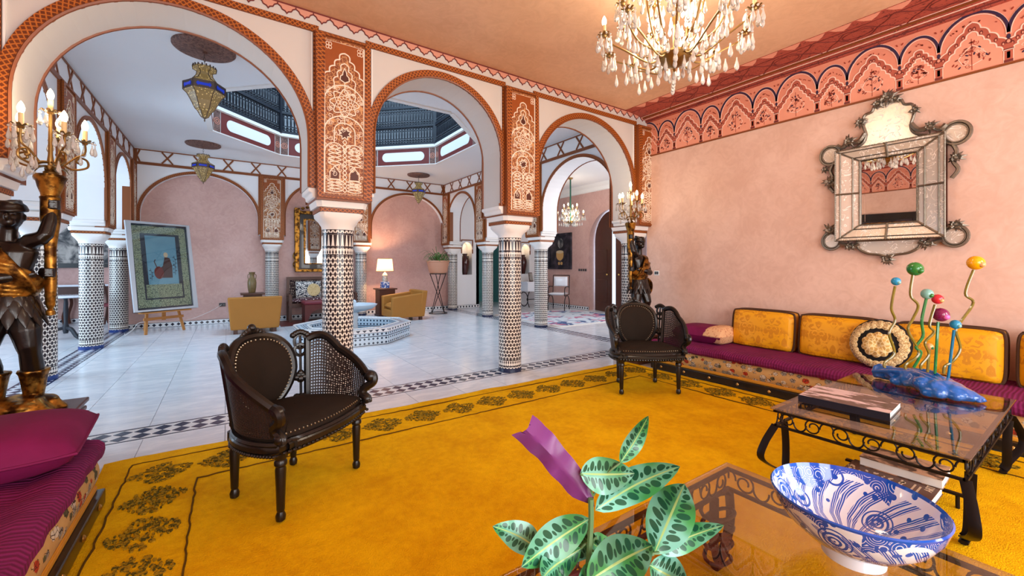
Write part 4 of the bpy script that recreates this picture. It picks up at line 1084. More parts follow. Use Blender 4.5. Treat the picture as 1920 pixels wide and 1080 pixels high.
m = MB(); pillow(m, .66, .46, .22, 16, .5, pf_, .08); m.build('pillow_body', 'velvet', pb)
m = MB(); pillow(m, .24, .47, .21, 12, .5, lambda x, y, z: (y, x - .215, z + .012), .02); m.build('brocade_end', 'brocade_pink', pb)
pl = thing('purple_pillow', 'large purple velvet square pillow lying flat beside the statue with lit candelabrum', 'pillow', (-.93, 2.90, .465), RD(4))
m = MB(); pillow(m, .72, .62, .22, 24, .45, lambda x, y, z: (x, y, z + .01 * sin(x * 9) * cos(y * 8)), .07); m.build('pillow_body', 'velvet', pl)
MB().tube(edge(.72, .62, lambda x, y, z: (x, y, .01 * sin(x * 9) * cos(y * 8)), 12, .07), .007, 5, True).build('piping', 'velvet', pl)
# ---- wrought-iron coffee tables with glass tops
def scroll(c, r, turns=1.35, a0=0, sg=1, n=22):
    return [(c[0] + r * (1 - .62 * (i / n) ** 1.2) * cos(a0 + sg * turns * 2 * pi * i / n), c[1] + r * (1 - .62 * (i / n) ** 1.2) * sin(a0 + sg * turns * 2 * pi * i / n)) for i in range(n + 1)]
def make_table(label, x0, x1, y0, y1, z1, name='coffee_table'):
    t = thing(name, label, 'table', ((x0 + x1) / 2, (y0 + y1) / 2, .024)); z1 -= .024
    hx, hy = (x1 - x0) / 2, (y1 - y0) / 2; zt, zb = z1 - .012, z1 - .105
    MB().box(-hx - .02, hx + .02, -hy - .02, hy + .02, z1 - .010, z1).build('glass_top', 'table_glass', t, bevel=.003)
    for z in (zt - .008, zb):
        fr = MB()
        for y in (-hy, hy): fr.box(-hx - .008, hx + .008, y - .008, y + .008, z - .006, z + .006)
        for x in (-hx, hx): fr.box(x - .008, x + .008, -hy, hy, z - .006, z + .006)
        fr.build('rail', 'iron', t, smooth=False)
    zm = (zt + zb) / 2; r = (zt - zb) / 2 - .006
    sides = [((-hx, -hy), (hx, -hy)), ((hx, -hy), (hx, hy)), ((hx, hy), (-hx, hy)), ((-hx, hy), (-hx, -hy))]
    for a, b in sides:
        a, b = Vector(a), Vector(b); L = (b - a).length; d = (b - a) / L; n = max(4, int(L / .125)); 
        for k in range(n):
            s = L * (k + .5) / n
            p = scroll((s, zm), r, 1.3, pi / 2 if k % 2 else -pi / 2, 1 if k % 2 else -1)
            q = MB().tube([(a.x + d.x * u, a.y + d.y * u, v) for u, v in p], .0042, 5)
            p2 = arc(s + L / n / 2, zm, r * .78, r, pi, 0 if k % 2 else 2 * pi, 12)
            q.tube([(a.x + d.x * min(u, L), a.y + d.y * min(u, L), v) for u, v in p2], .0042, 5)
            q.build('scroll', 'iron', t)
    for sx in (-1, 1):
        for sy in (-1, 1):
            cx, cy = sx * hx, sy * hy; f = Vector((sx * (hx - .12), sy * (hy - .02), .0))
            for (p0, bulge, w) in (((cx, cy), .085, (0, 0, 0)), ((cx - sx * .115, cy), -.012, (0, 0, 0))):
                P = [(p0[0], p0[1], zb), (p0[0] + sx * bulge * .8, p0[1] + sy * bulge * .35, zb - .10), (p0[0] + sx * bulge, p0[1] + sy * bulge * .45, zb - .19), (f.x + (p0[0] - f.x) * .6, f.y + (p0[1] - f.y) * .6, .055), (f.x, f.y, .026)]
                MB().tube(spline(P, 6), (.022, .005), 8, flat=(0, 1, 0)).build('leg', 'iron', t)
            MB().tube([(f.x - sx * .03, f.y, .012), (f.x + sx * .03, f.y, .012)], (.018, .010), 8, flat=(0, 1, 0)).build('foot', 'iron', t)
            c0 = Vector((cx - sx * .085, cy, 0)); hl = []
            for i in range(60):
                q = i / 59; a = q * 2 * pi * 4; z = zb - .03 - q * .235; k = .105 - .03 * q
                hl.append((c0.x + (f.x - c0.x) * q + k * cos(a), c0.y + (f.y - c0.y) * q + k * .5 * sin(a), z))
            if name == 'coffee_table' and x0 < 1: MB().tube(hl, .0085, 6).build('coil', 'iron', t)
    return t
make_table('wrought-iron glass coffee table carrying the coloured glass sculpture and a dark book', 2.68, 4.06, .38, 1.15, .46)
make_table('wrought-iron glass coffee table carrying the blue and white bowl and the potted plant', .45, 1.83, .16, .975, .42)
# low iron shelf under the first table carries the two books
sh = thing('book_rack', 'low black iron rack holding two books under the coffee table', 'rack', (3.02, .70, .0215))
for x in (-.2, .16): MB().box(x - .012, x + .012, -.26, .26, .066, .0785).build('bar', 'iron', sh, smooth=False)
for x in (-.2, .16):
    for y in (-.22, .22): MB().lathe([(.009, .0), (.009, .068)], 8, (x, y, 0)).build('leg', 'iron', sh)
def text_mesh(s, size, m):
    c = bpy.data.curves.new('t', 'FONT'); c.body = s; c.size = size; c.extrude = .0004; c.align_x = 'CENTER'; c.align_y = 'CENTER'
    o = bpy.data.objects.new('t', c); COL.objects.link(o)
    dg = bpy.context.evaluated_depsgraph_get(); me = bpy.data.meshes.new_from_object(o.evaluated_get(dg)); bpy.data.objects.remove(o)
    me.name = 'lettering'; me.materials.clear(); me.materials.append(M[m]); return me
def book(name, label, corners, z0, h, cover, cm):
    """corners: centre, size along/across, rotation"""
    (cx, cy), w, d, rz = corners
    t = thing(name, label, 'book', (cx, cy, z0), rz)
    MB().box(-w / 2 + .006, w / 2 - .006, -d / 2 + .003, d / 2 - .003, .003, h - .003).build('pages', 'paper', t, smooth=False)
    MB().box(-w / 2, w / 2, -d / 2, d / 2, h - .003, h).build('front_cover', cover, t, smooth=False)
    MB().box(-w / 2, w / 2, -d / 2, d / 2, 0, .003).build('back_cover', cm, t, smooth=False)
    return t
b1 = book('book', 'thick dark art book with pale photograph on its cover beside the glass sculpture', ((3.10, .92), .42, .33, RD(90 + 4)), .4605, .042, 'cover_photo', 'book_black')
MB().box(-.213, .213, .165, .171, 0, .042).build('spine', 'book_black', b1, smooth=False)
b2 = book('book', 'brown book with tan dappled print lying lowest under the glass table', ((2.94, .705), .31, .37, 0), .10, .045, 'cover_brown', 'cover_brown')
rs = random.Random(9); dp = MB()
for k in range(90):
    x, y = rs.uniform(-.15, .06), rs.uniform(-.07, .175)
    a = rs.uniform(-.5, .5); s = rs.uniform(.005, .011)
    dp.prism([(x + s * 1.6 * cos(q) * cos(a) - s * .7 * sin(q) * sin(a), y + s * 1.6 * cos(q) * sin(a) + s * .7 * sin(q) * cos(a)) for q in [i * pi / 3 for i in range(6)]], flat, .045, .0456)
dp.build('cover_print', 'print_tan', b2, smooth=False)
link('lettering', text_mesh('ART', .045, 'print_tan'), b2, loc=(.055, -.155, .0455))
ln = MB()
for k, (w, y) in enumerate(((.10, -.122), (.12, -.10))):
    for q in range(7): ln.box(-.0 - w / 2 + q * w / 7, -.0 - w / 2 + (q + .7) * w / 7, y - .004, y + .004, .045, .0456)
ln.build('small_print', 'print_tan', b2, smooth=False)
book('book', 'thick book with tan landscape cover stacked on the brown book', ((3.15, .685), .24, .34, RD(2)), .1455, .05, 'cover_landscape', 'cover_landscape')
# ---- blue and white bowl
bw = thing('bowl', 'large blue and white painted ceramic bowl on the glass coffee table', 'bowl', (1.565, .455, .4205))
pr = [(.075, 0), (.078, .0), (.08, .02), (.078, .026), (.128, .05), (.174, .085), (.2, .12), (.213, .152), (.209, .155), (.195, .125), (.168, .088), (.12, .052), (.06, .038), (.0001, .035)]
o = MB().lathe(pr, 64).build('bowl_body', 'bowl_paint', bw); o.scale = (1, 1, 1.19)
# ---- potted prayer plant
pt = thing('potted_plant', 'potted plant with spotted green leaves and one purple leaf on the glass table', 'plant', (.72, .73, .4205))
O_ = Vector((.72, .73, .4205))
MB().lathe([(.045, 0), (.062, .075), (.068, .08), (.068, .092), (.058, .092), (.055, .07), (.0001, .068)], 28).build('pot', 'terracotta_maroon', pt)
MB().tube(spline([(0, 0, .06), (.005, .0, .14), at(1108, 985, 1.03) - O_, at(1108, 935, 1.03) - O_], 6), [.009] * 6 + [.007] * 13, 6).build('stem', 'stem', pt)
def leafp(b, tip, w, sag=.02, roll=0, m='leaf_spotted', fold=.25, wav=0, d0=1.03, d1=1.03, rt=None, strap=False):
    B = at(*b, d0) - O_; Tp = at(*tip, d1) - O_; ax = Tp - B; L = ax.length; ax.normalize()
    view = (at(960, 498, 1) - Vector((0, 0, 1.3)) + CU * -.6).normalized()
    sd = ax.cross(view).normalized(); up = sd.cross(ax).normalized()
    sd2 = sd * cos(roll) + up * sin(roll); up2 = sd2.cross(ax).normalized()
    W = w / 780 * d0
    def f(u, v):
        s = 2 * v - 1; pw = (sin(pi * min(1, max(0, u)) ** .85) ** .75) if 0 < u < 1 else 0
        if strap: pw = min(1, (u * 5) ** .6) * (.78 + .22 * u) * (1 - .12 * max(0, u - .9) * 10); 
        half = W / 2 * pw
        if strap: u = u - .07 * (1 - abs(s)) * (u > .97) - .05 * (abs(s) < .3) * (u > .97)
        return tuple(B + ax * (u * L) + sd2 * (s * half) + up2 * (fold * abs(s) * half * (1 + .5 * sin(u * 9 + w)) + (sag + .018) * sin(pi * u) - .03 * u * u + wav * sin(u * 22 + s) * abs(s)))
    mb = MB().grid(f, 18, 10, uv=True); mb.build('leaf', m, pt, recalc=False)
    rt = rt or (1108, 1030)
    R0 = at(*rt, 1.03) - O_
    if (R0 - B).length > .02: MB().tube(spline([R0, (R0 + B) / 2 + Vector((0, 0, .012)), B], 5), .003, 5).build('petiole', 'stem', pt)
leafp((1114, 950), (978, 790), 58, .0, .35, 'leaf_purple', .35, .007, rt=(1108, 960), strap=True)
leafp((1163, 868), (1216, 783), 34, .008, .2, d1=1.06, rt=(1112, 930)); leafp((1088, 888), (1184, 892), 66, -.015, .1, rt=(1112, 930)); leafp((1116, 957), (1274, 868), 62, .012, -.15, d1=.99, rt=(1110, 965))
leafp((1226, 1040), (1286, 900), 84, .015, .3, d1=1.02, rt=(1115, 1075)); leafp((1236, 1036), (1348, 984), 46, .01, 0, d1=1.06, rt=(1115, 1075)); leafp((1106, 972), (976, 1062), 64, .02, 0, d1=.97, rt=(1110, 985))
leafp((1012, 1034), (930, 984), 56, .01, .2, d1=1.08, rt=(1060, 1020)); leafp((1090, 1028), (1005, 1090), 56, .012, .0, d1=.94); leafp((1100, 1092), (1226, 1018), 86, .02, .1, d0=.95, d1=.93, rt=(1110, 1090)); leafp((1218, 1060), (1292, 1098), 70, .01, 0, d1=.98, rt=(1120, 1085))
leafp((1112, 1018), (1178, 1042), 52, .01, .2, d1=1.1); leafp((1120, 1010), (1060, 1050), 50, .01, .0, d1=1.12); leafp((1150, 1085), (1075, 1110), 60, .01, .1, d0=.96, d1=.95)
# ---- coloured glass sculpture
sc = thing('glass_sculpture', 'blue glass sculpture with wavy stems ending in coloured glass orbs', 'sculpture', (3.86, .74, .4605))
O2 = Vector((3.86, .74, .4605))
def zp(x, y, d=2.78): return at(1620 + x / 3.6, 470 + y / 3.6, d) - O2
ax = [((.15, .30), .035, .10), ((.12, .20), .055, .10), ((.08, .10), .08, .10), ((.02, 0), .105, .10), ((-.03, -.08), .12, .10), ((-.06, -.15), .09, .085), ((-.075, -.22), .055, .06), ((-.07, -.27), .02, .035)]
m = MB(); rs = random.Random(4)
for k in range(1, 40):
    q = k / 40 * (len(ax) - 1); i = int(q); f = q - i
    (p, w0, h0), (p2, w1, h1) = ax[i], ax[min(i + 1, len(ax) - 1)]
    x, y, w_, h_ = p[0] + (p2[0] - p[0]) * f, p[1] + (p2[1] - p[1]) * f, w0 + (w1 - w0) * f, h0 + (h1 - h0) * f
    m.ball((x + rs.uniform(-.02, .02), y, h_ * .5), w_ * rs.uniform(.8, 1.05), 12, 8, (1, .8, h_ / w_ * .62))
    for _ in range(3): m.ball((x + rs.uniform(-1.2, 1) * w_ * .85, y + rs.uniform(-.03, .03), h_ * rs.uniform(.25, .7)), w_ * rs.uniform(.2, .5), 10, 7, (rs.uniform(.7, 1.5), .9, .8))
for q in range(9): m.tube(spline([(.16 + rs.uniform(-.06, .02), .30, .05), (.09 + rs.uniform(-.09, .06), .12, .10), (-.02 + rs.uniform(-.13, .09), -.05, .10 + rs.uniform(-.03, .02)), (-.07 + rs.uniform(-.09, .07), -.20, .03)], 6), rs.uniform(.010, .02), 6)
m.v = [(x, y, max(z, .004)) for x, y, z in m.v]; o = m.build('glass_base', 'glass_blue', sc)
q = o.modifiers.new('remesh', 'REMESH'); q.mode = 'VOXEL'; q.voxel_size = .008; q.use_smooth_shade = True
stems = [([(140, 790), (140, 755), (205, 690), (170, 560), (210, 470), (185, 385), (210, 240)], 'glass_olive', (216, 207), 27, 'orb_blue'), ([(280, 800), (285, 765), (370, 690), (298, 540), (330, 460), (366, 370), (315, 300), (330, 165)], 'glass_olive', (345, 123), 45, 'orb_green'),
         ([(335, 790), (385, 690), (350, 650), (398, 575), (390, 470), (420, 325)], 'glass_green', (426, 292), 34, 'orb_pale'), ([(385, 800), (385, 770), (437, 700), (412, 620), (472, 550), (442, 500), (480, 365)], 'glass_olive', (497, 327), 32, 'orb_red'),
         ([(428, 820), (440, 672)], 'glass_olive', (443, 648), 22, 'orb_peach'), ([(478, 830), (500, 480)], 'glass_green', (518, 432), 45, 'orb_purple'), ([(568, 860), (607, 535)], 'glass_teal', (617, 498), 30, 'orb_blue'),
         ([(538, 830), (545, 780), (600, 745), (650, 660), (620, 540), (660, 470), (738, 350), (685, 288), (740, 130)], 'glass_olive', (755, 82), 46, 'orb_yellow')]
for P, m1, oc_, r, m2 in stems:
    st = MB().tube(spline([zp(*p) for p in P], 6), .0082, 7).build('stem', m1, sc)
    R_ = r / 3.6 / 780 * 2.78
    MB().ball(zp(*oc_), R_, 20, 14, (1, 1, 1.02)).build('orb', m2, st)
    e = zp(*oc_) - CF * (R_ * .82) - CU * (R_ * .25)
    MB().ball(tuple(e), R_ * .42, 10, 8).build('orb_eye', {'orb_purple': 'orb_pink', 'orb_blue': 'orb_pale', 'orb_yellow': 'orb_peach', 'orb_red': 'orb_peach'}.get(m2, 'orb_green'), st)
# ================================================================ STATUES, LIGHTS, MIRROR
def point(name, loc, e, col=(1, .80, .55), r=.05):
    l = bpy.data.lights.new(name, 'POINT'); l.energy = e; l.color = col; l.shadow_soft_size = r
    o = bpy.data.objects.new(name, l); COL.objects.link(o); o.location = loc; return o
DROP = MB().lathe([(.0004, .0), (.004, -.006), (.004, -.016), (.010, -.04), (.0125, -.055), (.009, -.068), (.0004, -.076)], 6).mesh('crystal_drop', 'crystal_bright', smooth=False)
BEAD = MB().lathe([(.0004, 0), (.008, -.007), (.008, -.012), (.0004, -.02)], 6).mesh('crystal_bead', 'crystal_bright', smooth=False)
BULB = MB().lathe([(.010, 0), (.016, .015), (.018, .03), (.013, .05), (.004, .068), (.0004, .072)], 12).mesh('bulb', 'bulb')
CAND = MB().lathe([(.013, 0), (.013, .075), (.009, .078)], 10).mesh('candle_sleeve', 'candle')
def petal_cup(n=8, r=.045):
    mb = MB()
    for k in range(n):
        a = 2 * pi * k / n; c, s = cos(a), sin(a)
        P = [(.008, 0, .0), (r * .6, .0, .003), (r, .0, .014), (r * 1.15, 0, .006)]
        mb.tube([(x * c, x * s, z) for x, _, z in P], [(.002, .004), (.002, .012), (.002, .008), (.001, .001)], 6, flat=(0, 0, 1))
    mb.lathe([(.012, -.012), (.018, 0), (.014, .006)], 10)
    return mb.mesh('drip_cup', 'bronze')
CUP = petal_cup()
def statue(label, loc, mir):
    t = thing('torch_statue', label, 'statue', loc)
    s = -1 if mir else 1
    tf = lambda p: (s * p[0], p[1], p[2])
    def B(nm, mb, m, vox=0, **k):
        mb.v = [tf(p) for p in mb.v]; o = mb.build(nm, m, t, **k)
        if vox:
            q = o.modifiers.new('remesh', 'REMESH'); q.mode = 'VOXEL'; q.voxel_size = vox; q.use_smooth_shade = True
            q = o.modifiers.new('smooth', 'SMOOTH'); q.factor = .5; q.iterations = 2
        return o
    # pedestal
    B('pedestal', MB().box(-.24, .20, -.21, .21, 0, .29).box(-.26, .22, -.23, .23, .29, .32).box(-.235, .195, -.205, .205, .32, .345).box(-.27, .23, -.24, .24, .345, .375), 'wood_dark', bevel=.008)
    # rocky gilded base
    g = MB(); rs = random.Random(6)
    g.lathe([(.215, .375), (.20, .40), (.17, .43), (.13, .47), (.0001, .50)], 18, (-.04, 0, 0), sx=1, sy=.8, star=lambda a, z: 1 + .08 * sin(5 * a) + .05 * sin(9 * a + 1))
    for q in range(16): a = rs.uniform(0, 6.28); g.ball((-.04 + .13 * cos(a), .11 * sin(a), .43), rs.uniform(.03, .05), 8, 6, (1.3, 1, .8))
    B('gilded_base', g, 'gilt', .011)
    # figure
    b = MB()
    b.tube([(-.08, 0, .99), (-.085, 0, 1.06), (-.08, -.005, 1.15), (-.085, -.01, 1.27), (-.085, 0, 1.38), (-.085, 0, 1.44)], [(.09, .11), (.09, .105), (.078, .092), (.088, .11), (.09, .135), (.055, .11)], 14, flat=(0, 1, 0))
    b.tube([(-.085, 0, 1.42), (-.08, -.01, 1.50), (-.075, -.015, 1.55)], [.048, .04, .04], 10)
    b.ball((-.075, -.02, 1.605), .072, 16, 12, (.88, 1.0, 1.22)); b.ball((-.066, -.075, 1.565), .035, 10, 8, (1, .8, .8))          # head, jaw
    b.ball((-.062, -.098, 1.595), .015, 8, 6, (.9, 1.3, 1.6)); b.ball((-.062, -.092, 1.562), .016, 8, 6, (1.2, .6, .45)); b.ball((-.062, -.09, 1.552), .015, 8, 6, (1, .6, .4))
    for e in (-1, 1): b.ball((-.075 + e * .064, -.01, 1.60), .018, 8, 6, (.5, .9, 1.3)); b.ball((-.064 + e * .026, -.083, 1.618), .014, 8, 6, (1.3, .6, .5))
    b.tube([(-.01, 0, 1.42), (.02, -.02, 1.455), (.075, -.05, 1.475), (.085, -.05, 1.49), (.10, -.03, 1.58), (.105, -.015, 1.665)], [.05, .05, .043, .04, .036, .026], 10)
    b.tube([(-.165, 0, 1.41), (-.20, -.03, 1.33), (-.205, -.07, 1.22), (-.19, -.10, 1.205), (-.08, -.125, 1.225), (.05, -.075, 1.25)], [.05, .048, .042, .042, .036, .026], 10)
    for (hx, hz, sg) in ((.105, 1.69, 1), (.085, 1.255, -1)):     # hands: palm and five fingers closed round the torch
        b.ball((hx - .012, -.028, hz), .028, 10, 8, (.9, .7, 1.2))
        for q in range(4): b.tube([(hx - .025, -.03, hz + .024 - .015 * q), (hx + .0, -.052, hz + .024 - .015 * q), (hx + .032, -.042, hz + .022 - .015 * q), (hx + .038, -.015, hz + .02 - .015 * q)], [.0095, .0095, .009, .0075], 6)
        b.tube([(hx - .02, -.02, hz - .02), (hx - .03, .0, hz - .0), (hx - .02, .03, hz + .012)], [.011, .010, .008], 6)
    b.tube([(-.135, 0, 1.0), (-.15, -.05, .90), (-.155, -.085, .80), (-.155, -.075, .77), (-.15, -.02, .67), (-.145, .01, .56), (-.145, .012, .50)], [.078, .075, .058, .052, .054, .042, .034], 12)
    b.tube([(-.025, 0, 1.0), (.0, -.03, .89), (.015, -.04, .79), (.018, -.035, .76), (.02, .0, .66), (.02, .02, .56), (.02, .025, .50)], [.078, .072, .056, .05, .054, .042, .034], 12)
    B('figure', b, 'statue_dark', .0058)
    # head wrap, drapery, leaf skirt, boots
    w_ = MB()
    for q in range(5): w_.tube([(-.075 + (.070 - .007 * q) * cos(a), -.01 + (.080 - .008 * q) * sin(a), 1.645 + .011 * q + .014 * sin(a + q * 1.7)) for a in [2 * pi * i / 18 for i in range(18)]], .014, 6, True)
    B('head_wrap', w_, 'statue_dark', .009)
    d = MB(); rs = random.Random(8)
    for q in range(9): d.tube([(-.08 + (.105 + .006 * q) * cos(a) * (1 if sin(a) < .2 else .95), (.095 + .005 * q) * sin(a) - .005, 1.10 + .018 * q + .10 * (q / 9) * cos(a + 2.2)) for a in [2 * pi * i / 22 for i in range(22)]], .015, 6, True)
    for q in range(5): d.tube(spline([(-.17 + .012 * q, .05, 1.45), (-.15 + .012 * q, -.085, 1.41), (-.09 + .014 * q, -.128, 1.32), (-.02 + .012 * q, -.12, 1.22), (.02 + .006 * q, -.06, 1.14), (.02, .07, 1.12)], 5), .015, 6)
    for q in range(4): d.tube(spline([(-.18, -.07 + .012 * q, 1.12), (-.24, -.085 + .015 * q, 1.06), (-.27 - .008 * q, -.06 + .015 * q, .96), (-.255, -.03, .88)], 5), [.02] * 12 + [.012] * 4, 6)
    B('gilded_drapery', d, 'gilt', .0062)
    k = MB()
    for ly, (z0, z1, n, r0, r1) in enumerate(((1.15, 1.03, 14, .10, .135), (1.12, .98, 14, .105, .152), (1.09, .92, 14, .108, .168))):
        for q in range(n):
            a = 2 * pi * (q + .5 * ly) / n; c, s_ = cos(a), sin(a)
            k.tube([(-.08 + (r0 + (r1 - r0) * f) * c, (r0 * .9 + (r1 - r0) * f) * s_, z0 + (z1 - z0) * f) for f in (0, .25, .5, .75, 1)], [(.010, .016), (.013, .03), (.013, .034), (.010, .024), (.004, .004)], 8, flat=(c, s_, 0))
    B('leaf_skirt', k, 'statue_dark', 0)
    f = MB()
    for (x, y, kx) in ((-.145, .01, -1), (.02, .02, 1)):
        f.lathe([(.042, .44), (.05, .50), (.058, .57), (.066, .615), (.075, .63), (.07, .645), (.05, .64)], 14, (x, y, 0), star=lambda a, z: 1 + .07 * sin(6 * a) * (z > .55))
        f.tube([(x, y + .03, .45), (x, y - .04, .45), (x + kx * .02, y - .12, .44)], [.042, .042, .025], 8)
    B('gilded_boots', f, 'gilt', .006)
    # torch: twisted horn ending in a fluted cup
    tx, ty = .10, -.012
    B('torch', MB().lathe([(.004, .975), (.022, .985), (.022, 1.01), (.012, 1.02), (.024, 1.05), (.026, 1.2), (.032, 1.4), (.040, 1.60), (.046, 1.72), (.05, 1.735), (.043, 1.745), (.045, 1.76), (.058, 1.80), (.066, 1.84), (.074, 1.855), (.076, 1.865), (.066, 1.88), (.03, 1.885), (.012, 1.91), (.012, 2.0), (.0001, 2.01)], 24, (tx, ty, 0), star=lambda a, z: 1 + (.2 * sin(2 * a + z * 75) if 1.03 < z < 1.72 else .05 * sin(12 * a) if 1.75 < z < 1.85 else 0)), 'gilt')
    return t, (loc[0] + s * tx, loc[1] + ty, loc[2] + 1.88)
def candelabrum(label, base, rz, seed):
    t = thing('candelabrum', label, 'candelabrum', base, rz)
    MB().lathe([(.03, 0), (.036, .015), (.02, .03), (.012, .06), (.016, .09), (.012, .13), (.009, .40), (.0001, .41)], 12).build('stem', 'bronze', t)
    lv = MB(); rs = random.Random(seed)
    for q in range(9):
        a = 2 * pi * q / 9; c, s_ = cos(a), sin(a); L = rs.uniform(.05, .08)
        lv.tube([(.012 * c, .012 * s_, .03), (L * .5 * c, L * .5 * s_, .055), (L * c, L * s_, .045), (L * 1.25 * c, L * 1.25 * s_, .02)], [(.002, .006), (.003, .016), (.003, .012), (.001, .002)], 6, flat=(0, 0, 1))
    lv.build('leaf_cluster', 'bronze', t)
    spots = []
    for q in range(5):
        a = 2 * pi * q / 5 + .3 * seed; c, s_ = cos(a), sin(a); R_ = .155; zt = .24 + .02 * (q % 2)
        P = [(.01, .08), (.05, .075), (.10, .05), (.165, .075), (.165, .12), (.13, .135), (.115, .105), (.135, .095)]
        arm = MB().tube(spline([(r * c, r * s_, z) for r, z in P], 5), .007, 6).build('arm', 'bronze', t)
        MB().tube(spline([(.06 * c, .06 * s_, .07), (.11 * c, .11 * s_, .13), (R_ * c, R_ * s_, .17), (R_ * c, R_ * s_, zt)], 5), .006, 6).build('arm_branch', 'bronze', arm)
        spots.append((R_ * c, R_ * s_, zt))
    spots.append((0, 0, .40))
    for p in spots:
        cup = link('drip_cup', CUP, t, loc=p); link('candle_sleeve', CAND, cup, loc=(0, 0, .005)); link('bulb', BULB, cup, loc=(0, 0, .082))
        for q in range(6):
            a = 2 * pi * q / 6 + rs.random(); link('crystal_bead', BEAD, cup, loc=(.048 * cos(a), .048 * sin(a), .005)); link('crystal_drop', DROP, cup, loc=(.048 * cos(a), .048 * sin(a), -.014))
    for q in range(14):
        a = rs.uniform(0, 6.28); r = rs.uniform(.05, .17); z = rs.uniform(.04, .16); link('crystal_drop', DROP, t, loc=(r * cos(a), r * sin(a), z))
    point('candle_light', (base[0], base[1], base[2] + .42), 9, r=.08)
    return t
_, p = statue('dark carved figure with gilded drapery holding up a torch behind the large flat pillow', (-1.03, 3.88, 0), False)
candelabrum('lit crystal candelabrum on the torch of the statue behind the large flat pillow', p, 0, 1)
_, p = statue('dark carved figure with gilded drapery raising a torch in the corner beside the switch', (4.60, 3.74, -.0), True)
candelabrum('lit crystal candelabrum on the torch of the corner statue behind a cane chair', (p[0], p[1], p[2]), 0, 2)
# ---- crystal chandeliers
def chandelier(label, loc, ztop, R, tiers, power, cord='bronze'):
    t = thing('chandelier', label, 'chandelier', loc)
    k = R / .56
    MB().lathe([(.0001, -.10), (.012, -.09), (.008, -.07), (.05, -.055), (.11, -.02), (.13, .015), (.125, .03), (.02, .035)], 24, sx=k, sy=k).build('bowl', 'bronze', t)
    MB().tube([(0, 0, .02), (0, 0, ztop - loc[2])], .012 if cord == 'bronze' else .02, 8).build('chain', cord, t)
    MB().lathe([(.07, ztop - loc[2]), (.06, ztop - loc[2] - .03), (.02, ztop - loc[2] - .05)], 16).build('ceiling_rose', 'bronze', t)
    rs = random.Random(11)
    for ti, (n, r, zt, ph) in enumerate(tiers):
        for q in range(n):
            a = 2 * pi * q / n + ph; c, s_ = cos(a), sin(a)
            P = [(.10 * k, .02), (r * .35, -.03 if ti == 0 else .05), (r * .7, .02 + zt * .25), (r * .92, zt * .7), (r, zt)]
            arm = MB().tube(spline([(x * c, x * s_, z) for x, z in P], 5), .0075 * max(.7, k), 6).build('arm', 'bronze', t)
            cup = link('drip_cup', CUP, t, loc=(r * c, r * s_, zt)); link('candle_sleeve', CAND, cup); link('bulb', BULB, cup, loc=(0, 0, .076))
            for w_ in range(8):
                b = 2 * pi * w_ / 8 + rs.random() * .3
                link('crystal_bead', BEAD, cup, loc=(.05 * cos(b), .05 * sin(b), .004)); d = link('crystal_drop', DROP, cup, loc=(.05 * cos(b), .05 * sin(b), -.016 - .02 * (w_ % 2))); d.scale = (1.25, 1.25, 1.25)
            for f in (.38, .55, .72, .88):
                d = link('crystal_drop', DROP, t, loc=(r * f * c, r * f * s_, (-.03 if ti == 0 else .05) + zt * f * .3 - .01)); d.scale = (1.35, 1.35, 1.35)
    for q in range(10):
        a = 2 * pi * q / 10; d = link('crystal_drop', DROP, t, loc=(.115 * k * cos(a), .115 * k * sin(a), -.02)); d.scale = (1.3 * k, 1.3 * k, 1.4 * k)
    for q in range(70):
        a = rs.uniform(0, 6.28); r = rs.uniform(.08, .42) * k; z = rs.uniform(.12, .55) * k; d = link('crystal_drop', DROP, t, loc=(r * cos(a), r * sin(a), z)); d.scale = (1.25 * k,) * 3
    point('chandelier_light', (loc[0], loc[1], loc[2] + .28 * k), power, (1, .86, .68), .28 * k)
    return t
chandelier('large crystal chandelier hanging from the salmon ceiling over the yellow rug', (2.75, 1.87, 2.84), ZC, .52, ((10, .52, .18, 0), (8, .40, .38, .3), (5, .22, .52, .1)), 62)
chandelier('small crystal chandelier hanging on a green cord in the entry room', (7.5, 8.2, 2.45), 3.62, .34, ((6, .34, .16, .2), (4, .18, .34, .5)), 30, 'cordgreen')
